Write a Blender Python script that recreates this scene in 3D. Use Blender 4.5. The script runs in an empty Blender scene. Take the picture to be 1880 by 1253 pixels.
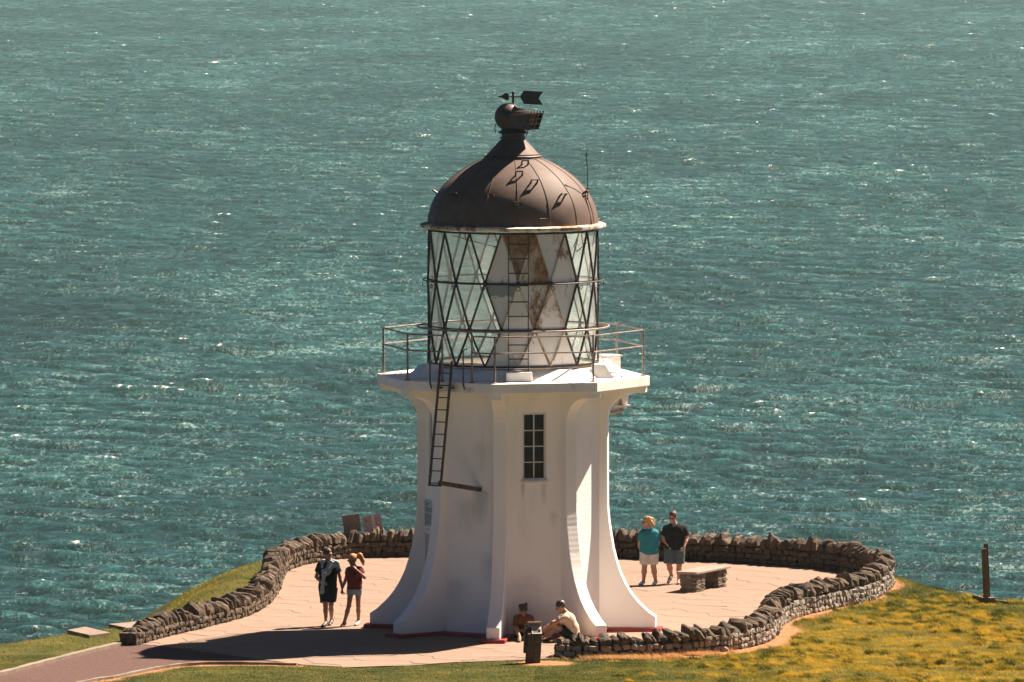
import bpy, bmesh, math, random
import numpy as np
from mathutils import Vector, Matrix

random.seed(7)
rng = np.random.default_rng(11)
R = math.radians
scn = bpy.context.scene
COL = scn.collection

# ------------------------------------------------------------------ camera
cam_d = bpy.data.cameras.new("camera")
cam = bpy.data.objects.new("camera", cam_d)
COL.objects.link(cam)
cam.location = (0.0, -207.0, 20.3)
cam.rotation_euler = (R(90 - 3.7774), 0, 0)
cam_d.sensor_width = 36
cam_d.lens = 36 * 16600 / 1880
cam_d.clip_start = 1.0
cam_d.clip_end = 60000
scn.camera = cam

# ------------------------------------------------------------------ world + sun
SUN_AZ, SUN_EL = 51.0, 49.5            # azimuth clockwise from +Y
w = bpy.data.worlds.new("World")
scn.world = w
w.use_nodes = True
nt = w.node_tree
nt.nodes.clear()
sky = nt.nodes.new("ShaderNodeTexSky")
sky.sky_type = 'NISHITA'
sky.sun_disc = False
sky.sun_elevation = R(SUN_EL)
sky.sun_rotation = R(SUN_AZ)
sky.altitude = 160
sky.air_density = 0.12
sky.dust_density = 0.3
sky.ozone_density = 0.0
bg = nt.nodes.new("ShaderNodeBackground")
bg.inputs["Strength"].default_value = 0.05
out = nt.nodes.new("ShaderNodeOutputWorld")
nt.links.new(sky.outputs[0], bg.inputs["Color"])
nt.links.new(bg.outputs[0], out.inputs["Surface"])

sun_d = bpy.data.lights.new("sun", 'SUN')
sun_d.energy = 5.0
sun_d.angle = R(0.5)
sun_d.color = (1.0, 0.83, 0.67)
sun = bpy.data.objects.new("sun", sun_d)
COL.objects.link(sun)
sdir = Vector((math.sin(R(SUN_AZ)) * math.cos(R(SUN_EL)), math.cos(R(SUN_AZ)) * math.cos(R(SUN_EL)), math.sin(R(SUN_EL))))
sun.rotation_euler = sdir.to_track_quat('Z', 'Y').to_euler()
sun.location = (60, 40, 90)

vs = scn.view_settings
vs.view_transform = 'Standard'
vs.look = 'None'
vs.gamma = 1.0
vs.exposure = 1.72
vs.use_curve_mapping = False

# ------------------------------------------------------------------ helpers
class MB:
    """collects shapes into one mesh"""
    def __init__(s):
        s.v = []; s.f = []
    def add(s, verts, faces):
        o = len(s.v)
        s.v += [tuple(p) for p in verts]
        s.f += [tuple(i + o for i in f) for f in faces]
        return s
    def box(s, c, size, M=None):
        x, y, z = size[0] / 2, size[1] / 2, size[2] / 2
        P = [Vector((a * x, b * y, d * z)) for d in (-1, 1) for b in (-1, 1) for a in (-1, 1)]
        if M is not None: P = [M @ p for p in P]
        P = [p + Vector(c) for p in P]
        return s.add(P, [(0, 2, 3, 1), (4, 5, 7, 6), (0, 1, 5, 4), (2, 6, 7, 3), (0, 4, 6, 2), (1, 3, 7, 5)])
    def bar(s, a, b, wd, th=None, up=(0, 0, 1)):
        """square bar from a to b"""
        a, b = Vector(a), Vector(b); th = th or wd
        d = (b - a); L = d.length; d.normalize()
        u = Vector(up)
        if abs(d.dot(u)) > .98: u = Vector((1, 0, 0))
        x = d.cross(u).normalized(); y = x.cross(d).normalized()
        M = Matrix((x, d, y)).transposed()
        return s.box((a + b) / 2, (wd, L, th), M)
    def tube(s, pts, r, n=8, closed=False, caps=True):
        pts = [Vector(p) for p in pts]; m = len(pts); V = []; F = []
        rs = r if isinstance(r, (list, tuple)) else [r] * m
        prev = None
        for i, p in enumerate(pts):
            if closed: t = pts[(i + 1) % m] - pts[i - 1]
            else: t = pts[min(i + 1, m - 1)] - pts[max(i - 1, 0)]
            t.normalize()
            if prev is None:
                u = Vector((0, 0, 1)) if abs(t.z) < .9 else Vector((1, 0, 0))
            else: u = prev
            x = (u - t * u.dot(t)).normalized(); prev = x
            y = t.cross(x)
            for k in range(n):
                a = 2 * math.pi * k / n
                V.append(p + (x * math.cos(a) + y * math.sin(a)) * rs[i])
        for i in range(m if closed else m - 1):
            j = (i + 1) % m
            for k in range(n):
                l = (k + 1) % n
                F.append((i * n + k, i * n + l, j * n + l, j * n + k))
        if not closed and caps:
            F.append(tuple(reversed(range(n)))); F.append(tuple((m - 1) * n + k for k in range(n)))
        return s.add(V, F)
    def lathe(s, prof, n=48, c=(0, 0, 0), a0=0.0):
        V = []; F = []; m = len(prof)
        for r, z in prof:
            for k in range(n):
                a = 2 * math.pi * k / n + a0
                V.append((c[0] + r * math.cos(a), c[1] + r * math.sin(a), c[2] + z))
        for i in range(m - 1):
            for k in range(n):
                l = (k + 1) % n
                F.append((i * n + k, i * n + l, (i + 1) * n + l, (i + 1) * n + k))
        if prof[0][0] > 1e-6: F.append(tuple(reversed(range(n))))
        if prof[-1][0] > 1e-6: F.append(tuple((m - 1) * n + k for k in range(n)))
        return s.add(V, F)
    def prism(s, poly, h0, h1, fn):
        """poly = 2D outline; fn(u,v,h) -> 3D"""
        n = len(poly)
        V = [fn(p[0], p[1], h0) for p in poly] + [fn(p[0], p[1], h1) for p in poly]
        F = [tuple(reversed(range(n))), tuple(range(n, 2 * n))]
        F += [(i, (i + 1) % n, n + (i + 1) % n, n + i) for i in range(n)]
        return s.add(V, F)
    def mesh(s, name):
        me = bpy.data.meshes.new(name)
        me.from_pydata([tuple(p) for p in s.v], [], s.f)
        bm = bmesh.new(); bm.from_mesh(me)
        bmesh.ops.recalc_face_normals(bm, faces=bm.faces)
        bm.to_mesh(me); bm.free()
        return me
    def build(s, name, mat, parent=None, smooth=None, bevel=0, loc=None):
        return link(name, s.mesh(name), mat, parent, smooth, bevel, loc)

def link(name, me, mat, parent=None, smooth=None, bevel=0, loc=None):
    o = bpy.data.objects.new(name, me)
    COL.objects.link(o)
    if mat is not None and len(me.materials) == 0: me.materials.append(mat)
    if parent is not None: o.parent = parent
    if loc is not None: o.location = loc
    if smooth is not None:
        me.polygons.foreach_set("use_smooth", [True] * len(me.polygons))
        if smooth < 180:
            try: me.set_sharp_from_angle(angle=R(smooth))
            except Exception: pass
    if bevel:
        b = o.modifiers.new("bevel", 'BEVEL'); b.width = bevel; b.segments = 2; b.limit_method = 'ANGLE'; b.angle_limit = R(35)
    return o

def np_mesh(name, V, F):
    """V (n,3) float, F (m,k) int arrays"""
    me = bpy.data.meshes.new(name)
    V = np.asarray(V, np.float32); F = np.asarray(F, np.int32)
    k = F.shape[1]
    me.vertices.add(len(V)); me.vertices.foreach_set("co", V.ravel())
    me.loops.add(F.size); me.loops.foreach_set("vertex_index", F.ravel())
    me.polygons.add(len(F))
    me.polygons.foreach_set("loop_start", np.arange(0, F.size, k, dtype=np.int32))
    try: me.polygons.foreach_set("loop_total", np.full(len(F), k, np.int32))
    except Exception: pass
    me.update(calc_edges=True)
    return me

def tag(o, label=None, cat=None, group=None, kind=None):
    if label: o["label"] = label
    if cat: o["category"] = cat
    if group: o["group"] = group
    if kind: o["kind"] = kind
    return o

def thing(name, label, cat, loc=(0, 0, 0), rz=0, group=None):
    o = bpy.data.objects.new(name, None)
    COL.objects.link(o)
    o.empty_display_size = 0.3
    o.location = loc; o.rotation_euler = (0, 0, rz)
    return tag(o, label, cat, group)

def vnoise(x, y, seed=0):
    x = np.asarray(x, np.float64); y = np.asarray(y, np.float64)
    xi = np.floor(x).astype(np.int64); yi = np.floor(y).astype(np.int64)
    fx = x - xi; fy = y - yi
    fx = fx * fx * (3 - 2 * fx); fy = fy * fy * (3 - 2 * fy)
    def h(a, b):
        n = (a * 374761393 + b * 668265263 + seed * 144269) & 0x7fffffff
        n = ((n ^ (n >> 13)) * 1274126177) & 0x7fffffff
        return ((n ^ (n >> 16)) & 0xffff) / 65535.0
    return (h(xi, yi) * (1 - fx) + h(xi + 1, yi) * fx) * (1 - fy) + (h(xi, yi + 1) * (1 - fx) + h(xi + 1, yi + 1) * fx) * fy

def fbm(x, y, seed=0, o=4):
    s = 0; a = .5; t = 0
    for i in range(o):
        s = s + a * vnoise(x * 2 ** i, y * 2 ** i, seed + i); t += a; a *= .5
    return s / t

def catmull(P, step=.05, closed=False):
    P = np.array(P, float); n = len(P); outp = []
    for i in range(n if closed else n - 1):
        if closed: p0, p1, p2, p3 = P[i - 1], P[i], P[(i + 1) % n], P[(i + 2) % n]
        else: p0, p1, p2, p3 = P[max(i - 1, 0)], P[i], P[i + 1], P[min(i + 2, n - 1)]
        m = max(2, int(np.linalg.norm(p2 - p1) / step))
        for t in np.linspace(0, 1, m, endpoint=False):
            outp.append(.5 * ((2 * p1) + (-p0 + p2) * t + (2 * p0 - 5 * p1 + 4 * p2 - p3) * t * t + (-p0 + 3 * p1 - 3 * p2 + p3) * t ** 3))
    if not closed: outp.append(P[-1])
    return np.array(outp)

def resample(P, step):
    d = np.r_[0, np.cumsum(np.linalg.norm(np.diff(P, axis=0), axis=1))]
    n = int(d[-1] / step) + 1
    t = np.linspace(0, d[-1], n)
    return np.c_[np.interp(t, d, P[:, 0]), np.interp(t, d, P[:, 1])], t

def inside(poly, x, y):
    poly = np.asarray(poly, float); c = np.zeros(np.shape(x), bool)
    j = len(poly) - 1
    for i in range(len(poly)):
        xi, yi = poly[i]; xj, yj = poly[j]
        if yi != yj:
            c ^= ((yi > y) != (yj > y)) & (x < (xj - xi) * (y - yi) / (yj - yi) + xi)
        j = i
    return c

def dist_poly(P, x, y, closed=True):
    P = np.asarray(P, float); d = np.full(np.shape(x), 1e9)
    n = len(P)
    for i in range(n if closed else n - 1):
        a = P[i]; b = P[(i + 1) % n]; ab = b - a
        L = ab @ ab
        if L < 1e-12: continue
        t = np.clip(((x - a[0]) * ab[0] + (y - a[1]) * ab[1]) / L, 0, 1)
        d = np.minimum(d, np.hypot(x - a[0] - t * ab[0], y - a[1] - t * ab[1]))
    return d

# ------------------------------------------------------------------ materials
class NT:
    def __init__(s, name):
        s.m = bpy.data.materials.new(name); s.m.use_nodes = True
        s.t = s.m.node_tree; s.n = s.t.nodes; s.l = s.t.links
        s.p = s.n["Principled BSDF"]
        s.tc = s.n.new("ShaderNodeTexCoord")
    def node(s, typ, **kw):
        q = s.n.new("ShaderNode" + typ)
        for k, v in kw.items(): setattr(q, k, v)
        return q
    def mapped(s, scale=(1, 1, 1), src="Object", rot=(0, 0, 0)):
        q = s.node("Mapping"); q.inputs["Scale"].default_value = scale; q.inputs["Rotation"].default_value = rot
        s.l.new(s.tc.outputs[src], q.inputs["Vector"]); return q.outputs[0]
    def noise(s, vec, scale, detail=4, rough=.55, dist=0):
        q = s.node("TexNoise"); q.inputs["Scale"].default_value = scale; q.inputs["Detail"].default_value = detail
        q.inputs["Roughness"].default_value = rough; q.inputs["Distortion"].default_value = dist
        if vec is not None: s.l.new(vec, q.inputs["Vector"])
        return q.outputs[0]
    def ramp(s, fac, stops, interp='LINEAR'):
        q = s.node("ValToRGB"); q.color_ramp.interpolation = interp
        e = q.color_ramp.elements
        while len(e) < len(stops): e.new(.5)
        for i, (p, c) in enumerate(stops):
            e[i].position = p
            e[i].color = (c, c, c, 1) if not isinstance(c, (tuple, list)) else (*c, 1)
        s.l.new(fac, q.inputs[0]); return q.outputs[0]
    def mix(s, fac, a, b, typ='MIX'):
        q = s.node("Mix"); q.data_type = 'RGBA'; q.blend_type = typ
        s.set(q.inputs[0], fac); s.set(q.inputs[6], a); s.set(q.inputs[7], b)
        return q.outputs[2]
    def math(s, op, a, b=0):
        q = s.node("Math"); q.operation = op; s.set(q.inputs[0], a); s.set(q.inputs[1], b); return q.outputs[0]
    def set(s, sock, v):
        if isinstance(v, (int, float)): sock.default_value = v
        elif isinstance(v, (tuple, list)): sock.default_value = (*v, 1) if len(v) == 3 and sock.type == 'RGBA' else v
        else: s.l.new(v, sock)
    def bump(s, h, strength=.3, dist=.01, prev=None):
        q = s.node("Bump"); q.inputs["Strength"].default_value = strength; q.inputs["Distance"].default_value = dist
        s.l.new(h, q.inputs["Height"])
        if prev is not None: s.l.new(prev, q.inputs["Normal"])
        return q.outputs[0]
    def done(s, color, rough=.6, normal=None, metal=0, spec=.5):
        s.set(s.p.inputs["Base Color"], color); s.set(s.p.inputs["Roughness"], rough)
        s.p.inputs["Metallic"].default_value = metal
        s.p.inputs["Specular IOR Level"].default_value = spec
        if normal is not None: s.l.new(normal, s.p.inputs["Normal"])
        return s.m

def simple(name, c1, c2=None, scale=6, rough=.6, bump=0, bscale=40, metal=0, spec=.4, bdist=.01, rnd=0, src="Object", detail=4, lo=.35, hi=.65):
    k = NT(name); v = k.mapped(src=src)
    col = c1
    if c2 is not None:
        col = k.mix(k.ramp(k.noise(v, scale, detail), [(lo, 0.0), (hi, 1.0)]), c1, c2)
    if rnd:
        oi = k.node("ObjectInfo")
        f = k.ramp(oi.outputs["Random"], [(0, 1 - rnd), (1, 1 + rnd)]) if rnd < 0 else None
        mr = k.node("MapRange"); mr.inputs[3].default_value = 1 - rnd; mr.inputs[4].default_value = 1 + rnd
        k.l.new(oi.outputs["Random"], mr.inputs[0])
        col = k.mix(1.0, col, mr.outputs[0], 'MULTIPLY')
    nrm = k.bump(k.noise(v, bscale, 5), bump, bdist) if bump else None
    return k.done(col, rough, nrm, metal, spec)

def white_paint(name, grime=.5, boards=True, base=(.88, .86, .82), spots=()):
    k = NT(name); v = k.mapped()
    big = k.noise(k.mapped((1, 1, .35)), 1.7, 6, .65)
    st = k.noise(k.mapped((6, 6, .7)), 1.3, 5, .6)
    m1 = k.ramp(big, [(.5, 0.0), (.75, grime)])
    m2 = k.ramp(st, [(.60, 0.0), (.85, grime * .7)])
    c = k.mix(m1, base, (.55, .55, .52))
    c = k.mix(m2, c, (.42, .40, .36))
    sp = k.ramp(k.noise(v, 28, 3, .7), [(.68, 0.0), (.76, grime * .8)])
    c = k.mix(sp, c, (.40, .37, .32))
    if spots: c = stains(k, c, spots)
    n1 = k.noise(v, 22, 5)
    nrm = k.bump(n1, .18, .01)
    if boards:
        wv = k.node("TexWave"); wv.wave_type = 'BANDS'; wv.bands_direction = 'Z'
        wv.inputs["Scale"].default_value = 2.6; wv.inputs["Distortion"].default_value = 1.2
        wv.inputs["Detail"].default_value = 3; wv.inputs["Detail Scale"].default_value = 2.0
        k.l.new(k.mapped((.25, .25, 1)), wv.inputs["Vector"])
        nrm = k.bump(wv.outputs["Fac"], .10, .012, nrm)
    return k.done(c, .55, nrm, spec=.3)

def stains(k, c, items):
    v = k.mapped(); sp = k.node("SeparateXYZ"); k.l.new(v, sp.inputs[0])
    nn = k.noise(k.mapped((1, 1, .25)), 9, 5, .7); n2 = k.noise(v, 5, 4, .6)
    for (x, y, z0, ln, wd, colr, amt) in items:
        dx = k.math('SUBTRACT', sp.outputs[0], x); dy = k.math('SUBTRACT', sp.outputs[1], y)
        d = k.math('SQRT', k.math('ADD', k.math('MULTIPLY', dx, dx), k.math('MULTIPLY', dy, dy)))
        h = k.math('SUBTRACT', 1.0, k.math('DIVIDE', d, wd))
        q = k.node("MapRange"); q.inputs[1].default_value = z0 - ln; q.inputs[2].default_value = z0; k.l.new(sp.outputs[2], q.inputs[0])
        tq = k.node("MapRange"); tq.inputs[1].default_value = z0 + .01; tq.inputs[2].default_value = z0 - (.35 * ln if wd > .3 or z0 < 3.3 or z0 > 3.6 else .03)
        tq.interpolation_type = 'SMOOTHSTEP'; k.l.new(k.math('ADD', sp.outputs[2], k.math('MULTIPLY', k.math('SUBTRACT', n2, .5), .25 * ln)), tq.inputs[0]); top = tq.outputs[0]
        f = k.math('MULTIPLY', k.math('MULTIPLY', h, q.outputs[0]), top)
        f = k.math('MULTIPLY', k.math('MAXIMUM', f, 0.0), k.math('ADD', nn, n2))
        m = k.node("MapRange"); m.inputs[1].default_value = .06; m.inputs[2].default_value = .55; m.inputs[4].default_value = amt * .6; k.l.new(f, m.inputs[0])
        c = k.mix(m.outputs[0], c, colr)
    return c

def rusty(name, amt, base=(.78, .76, .72)):
    k = NT(name); v = k.mapped()
    n = k.noise(k.mapped((1, 1, .5)), 2.2, 7, .7, .4)
    m = k.ramp(n, [(.62 - amt * .3, 0.0), (.70 - amt * .25, 1.0)])
    n2 = k.noise(v, 9, 6, .7)
    rc = k.mix(k.ramp(n2, [(.35, 0.0), (.65, 1.0)]), (.16, .085, .045), (.40, .25, .15))
    c = k.mix(m, base, rc)
    return k.done(c, .7, k.bump(n2, .3, .01), spec=.2)

M = {}
def fpt(a, r, t):
    a = math.radians(a); return (math.sin(a) * r + math.cos(a) * t, -math.cos(a) * r + math.sin(a) * t)
RUST = (.34, .17, .07); ALGA = (.26, .26, .235); GREY = (.36, .35, .33)
M['white'] = white_paint("white_masonry_paint", .30, spots=[
    (*fpt(-30.4, 1.92, .28), 3.34, .9, .30, ALGA, .75), (*fpt(-30.4, 1.92, -.05), 3.30, 1.2, .55, (.42, .36, .29), .6), (*fpt(-30.4, 1.92, .30), 4.6, 1.2, .40, GREY, .45),
    (*fpt(14.6, 1.92, -.27), 3.52, .5, .07, RUST, .7), (*fpt(14.6, 1.92, .22), 3.52, .6, .10, (.45, .33, .24), .6), (*fpt(14.6, 1.92, .45), 2.9, .5, .16, GREY, .5),
    (*fpt(-30.4, 1.92, .5), 2.0, .9, .35, GREY, .5), (*fpt(-30.4, 1.92, -.45), 1.5, 1.4, .6, ALGA, .4), (*fpt(14.6, 1.92, -.2), 1.6, 1.3, .5, GREY, .3),
    (*fpt(-30.4, 1.92, .62), 3.9, 2.2, .10, GREY, .55)])
M['white_rib'] = white_paint("white_rib_paint", .18)
M['white_slab'] = white_paint("white_slab_paint", .35, boards=False, spots=[
    (*fpt(-30.4, 2.95, -.33), 5.84, .26, .22, (.30, .22, .15), .85), (*fpt(-30.4, 2.95, .12), 5.87, .30, .30, (.16, .12, .09), .9), (*fpt(-30.4, 2.95, .55), 5.80, .22, .20, (.32, .22, .13), .85),
    (*fpt(37, 2.95, -.5), 5.86, .22, .10, RUST, .4), (*fpt(3.3, 2.27, .2), 6.09, .25, .25, RUST, .55), (*fpt(3.3, 2.27, -.25), 6.09, .25, .2, RUST, .6)])
M['white_frame'] = simple("white_frame_paint", (.72, .71, .68), (.6, .58, .55), 12, .45)
M['panel'] = rusty("painted_panel", .16)
M['panel_rust'] = rusty("rust_stained_panel", .72, (.6, .55, .48))
M['panel_full'] = rusty("heavily_rusted_panel", 1.08, (.5, .44, .38))
M['panel_mid'] = rusty("partly_rusted_panel", .6)
M['panel_peel'] = None
M['dome'] = simple("brown_dome_paint", (.145, .103, .086), (.115, .080, .066), 3.5, .62, .15, 14, spec=.2)
M['cowl'] = simple("dark_cowl_metal", (.05, .04, .035), (.085, .06, .048), 8, .5, .15, 30)
M['vane'] = simple("black_vane_paint", (.03, .03, .03), (.05, .045, .04), 10, .5)
M['iron'] = simple("dark_iron", (.035, .034, .034), (.08, .055, .04), 14, .5, .2, 60)
M['bar'] = simple("lattice_bar_paint", (.02, .02, .02), (.045, .034, .028), 10, .55, .2, 60)
M['bar_white'] = rusty("rust_edged_white_bar", .62, (.70, .64, .56))
M['rail'] = simple("galvanised_rail", (.32, .28, .26), (.17, .11, .08), 7, .45, .15, 60)
M['eave'] = rusty("eave_paint", .62, (.74, .66, .55))
M['red'] = simple("red_plinth_paint", (.34, .02, .022), (.24, .03, .03), 8, .5, .2, 30)
M['dark_wood'] = simple("dark_weathered_timber", (.055, .040, .027), (.12, .088, .06), 11, .85, .6, 40)
M['soffit'] = simple("soffit_paint", (.78, .72, .60), (.74, .66, .52), 2, .6)

k = NT("peeling_panel"); v = k.mapped()
sepz = k.node("SeparateXYZ"); k.l.new(v, sepz.inputs[0])
n = k.noise(v, 2.4, 6, .65)
hz = k.math('ADD', k.math('MULTIPLY', k.math('SUBTRACT', sepz.outputs[2], 7.72), 1.5), n)
M['panel_peel'] = k.done(k.mix(k.ramp(hz, [(.56, 0.0), (.57, 1.0)], 'LINEAR'), (.76, .74, .71), (.30, .36, .34)), .6)

k = NT("lantern_glass")
k.n.remove(k.p)
tr = k.node("BsdfTransparent"); tr.inputs[0].default_value = (.93, .96, .95, 1)
gl = k.node("BsdfGlossy"); gl.inputs["Roughness"].default_value = .05
dfa = k.node("BsdfDiffuse"); dfa.inputs[0].default_value = (.78, .80, .78, 1)
dfb = k.node("BsdfTranslucent"); dfb.inputs[0].default_value = (.78, .80, .78, 1)
df = k.node("AddShader"); k.l.new(dfa.outputs[0], df.inputs[0]); k.l.new(dfb.outputs[0], df.inputs[1])
fr = k.node("Fresnel"); fr.inputs[0].default_value = 1.12
mx = k.node("MixShader"); mx2 = k.node("MixShader")
gm = k.ramp(k.noise(k.mapped(), 1.5, 5), [(.3, .05), (.75, .17)])
k.l.new(gm, mx2.inputs[0]); k.l.new(tr.outputs[0], mx2.inputs[1]); k.l.new(df.outputs[0], mx2.inputs[2])
k.l.new(k.math('MULTIPLY', fr.outputs[0], .35), mx.inputs[0]); k.l.new(mx2.outputs[0], mx.inputs[1]); k.l.new(gl.outputs[0], mx.inputs[2])
k.l.new(mx.outputs[0], k.n["Material Output"].inputs["Surface"])
M['glass'] = k.m
M['dark_glass'] = simple("dark_window_glass", (.008, .009, .010), (.016, .016, .016), 3, .1, spec=.3)

# stone
def stone_mat(name, a, b, c, lich):
    k = NT(name); v = k.mapped()
    oi = k.node("ObjectInfo")
    add = k.node("VectorMath"); add.operation = 'ADD'
    mul = k.node("VectorMath"); mul.operation = 'SCALE'; mul.inputs[0].default_value = (31, 17, 53)
    k.l.new(oi.outputs["Random"], mul.inputs["Scale"])
    k.l.new(v, add.inputs[0]); k.l.new(mul.outputs[0], add.inputs[1])
    vv = add.outputs[0]
    col = k.mix(k.ramp(k.noise(vv, 5, 5, .6), [(.3, 0.0), (.7, 1.0)]), a, b)
    col = k.mix(k.ramp(oi.outputs["Random"], [(0, 0.0), (1, .8)]), col, c)
    col = k.mix(k.ramp(k.noise(vv, 11, 4, .7), [(.62, 0.0), (.70, lich)]), col, (.44, .40, .33))
    col = k.mix(k.ramp(k.noise(vv, 9, 5, .7), [(.30, .8), (.40, 0.0)]), col, (.05, .045, .04))
    return k.done(col, .85, k.bump(k.noise(vv, 26, 6, .65), .7, .03), spec=.2)
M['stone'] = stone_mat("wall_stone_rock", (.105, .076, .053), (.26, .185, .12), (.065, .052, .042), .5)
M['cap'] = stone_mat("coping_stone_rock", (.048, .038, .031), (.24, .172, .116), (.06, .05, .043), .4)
M['mortar'] = simple("gap_shade_mortar", (.05, .042, .035), (.025, .021, .018), 5, .9, .6, 30, bdist=.03)  # core mortar darkened: shade of the stone gaps put into its colour
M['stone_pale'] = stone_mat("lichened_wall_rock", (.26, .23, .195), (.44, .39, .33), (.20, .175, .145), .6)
M['bench_stone'] = stone_mat("bench_pier_rock", (.17, .135, .10), (.30, .235, .17), (.13, .11, .085), .3)
M['bench_top'] = simple("concrete_bench_top", (.30, .235, .19), (.23, .18, .145), 5, .75, .25, 40)
k = NT("flagstone_rock"); v = k.mapped(src="Object")
oi = k.node("ObjectInfo")
col = k.mix(k.ramp(k.noise(v, 1.6, 6, .6), [(.3, 0.0), (.7, 1.0)]), (.215, .152, .115), (.265, .191, .145))
col = k.mix(k.ramp(oi.outputs["Random"], [(0, 0.0), (1, .55)]), col, (.225, .155, .116))
col = k.mix(k.ramp(k.noise(k.mapped((1, 2.2, 1)), 5.5, 5, .7), [(.60, 0.0), (.72, .45)]), col, (.175, .115, .085))
M['flag'] = k.done(col, .8, k.bump(k.noise(v, 7, 6, .6), .45, .02), spec=.2)
M['joint'] = simple("paving_joint", (.22, .152, .114), (.17, .117, .087), 4, .9, .4, 30)
M['concrete'] = simple("kerb_concrete", (.23, .178, .135), (.17, .13, .10), 5, .85, .3, 40)
M['asphalt'] = simple("red_chip_asphalt", (.050, .021, .016), (.125, .060, .046), 26, .9, .6, 60, detail=6, lo=.42, hi=.68)

# ------------------------------------------------------------------ layout
W_LEFT_IN = [(-8.45, -3.65), (-7.83, -1.78), (-7.12, .13), (-6.25, 2.73), (-5.80, 5.5), (-5.62, 8.82), (-5.60, 12.4), (-5.52, 14.4), (-5.25, 15.8), (-4.80, 17.0), (-4.15, 17.95), (-3.2, 18.35), (0, 18.55), (2.6, 18.15), (3.9, 17.5), (5.33, 17.0), (6.4, 16.2), (7.8, 14.95), (8.45, 13.6), (8.72, 12.2)]
W_RIGHT_OUT = [(9.22, 11.0), (8.97, 8.96), (8.48, 6.75), (7.62, 4.99), (6.78, 3.12), (6.28, 1.0), (5.92, -2.4), (5.40, -4.05), (4.55, -5.35), (3.0, -6.18), (1.95, -6.5), (1.05, -6.38)]
def offset(P, d):
    P = np.array(P, float); T = np.gradient(P, axis=0); T /= np.linalg.norm(T, axis=1)[:, None]
    return P + np.c_[-T[:, 1], T[:, 0]] * d
HALF = .21
cl = np.vstack([offset(W_LEFT_IN, HALF), offset(W_RIGHT_OUT, -HALF)])   # centre line, left normal = outwards
WALL, WS = resample(catmull(cl, .04), .05)
WT = np.gradient(WALL, axis=0); WT /= np.linalg.norm(WT, axis=1)[:, None]
WN = np.c_[-WT[:, 1], WT[:, 0]]        # points away from the plaza
WLEN = WS[-1]
def wall_h(s):
    return np.interp(s / WLEN, [0, .08, .25, .40, .55, .68, .85, .95, 1], [.27, .33, .40, .46, .47, .50, .46, .36, .27])

FRONT = [(1.3, -6.45), (0, -7.06), (-1.09, -7.42), (-2.29, -8.2), (-3.48, -8.6), (-4.58, -8.1), (-5.6, -6.9), (-7.0, -5.1), (-8.35, -3.45)]
PLAZA = [tuple(p) for p in WALL[::12]] + FRONT
PATH = [(-8.35, -3.45), (-8.62, -2.95), (-9.1, -4.4), (-10.1, -7.2), (-11.2, -10.4), (-13.5, -16.5), (-17, -24), (-14.2, -24.6), (-11.2, -16.8), (-9.35, -11.9), (-8.75, -10.9), (-8.2, -9.6), (-7.6, -8.5), (-6.9, -7.95), (-5.9, -7.9), (-4.58, -8.12)]
PLATEAU = [(-44, -30), (-22, -11), (-12.0, -3.7), (-10.6, -1.4), (-9.25, .8), (-8.1, 2.6), (-7.35, 5.0), (-7.15, 8.7), (-6.8, 13), (-6.4, 16.6), (-5.8, 19.2), (-3, 20.2), (3, 20.2), (6.2, 18.6), (8.9, 16.0), (9.6, 12.6), (10.6, 9.9), (11.4, 7.8), (12.4, 6.5), (16, 3.4), (24, -7), (30, -22), (34, -60), (34, -240), (-34, -240), (-44, -60)]

def terrain(x, y):
    x = np.asarray(x, float); y = np.asarray(y, float)
    d = dist_poly(PLATEAU, x, y); ins = inside(PLATEAU, x, y)
    sd = np.where(ins, -d, d)
    e = np.maximum(0, sd + .5)
    fall = .95 * e * e / (e + 2.2)
    base = np.interp(y, [-260, -207, -45, -28, -13, 60], [24.5, 18.6, -2.4, -1.3, 0, 0])
    rough = (fbm(x / 2.3, y / 2.3, 3) - .5) * .16 + (fbm(x / .5, y / .5, 9, 3) - .5) * .06
    rough = rough * np.clip((np.abs(sd) + .3), .3, 1.5)
    big = (fbm(x / 18, y / 18, 5) - .5) * np.clip(e, 0, 40) * .7
    lawn = np.clip((x - 4) / 6, 0, 1) * np.clip((6 - y) / 8, 0, 1)
    z = base - fall + big + rough * (.35 + 1.2 * lawn)
    nf = inside(PLAZA, x, y) | inside(PATH, x, y)
    near = np.minimum(dist_poly(PLAZA, x, y), dist_poly(PATH, x, y))
    flat = np.where(nf, 0, np.clip(near / 1.2, 0, 1))
    pz = np.where(y < -13, base, 0)
    z = z * flat + (1 - flat) * (pz - .012)
    z = np.where(nf, pz - .07, z)
    return np.maximum(z, -170)

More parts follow.
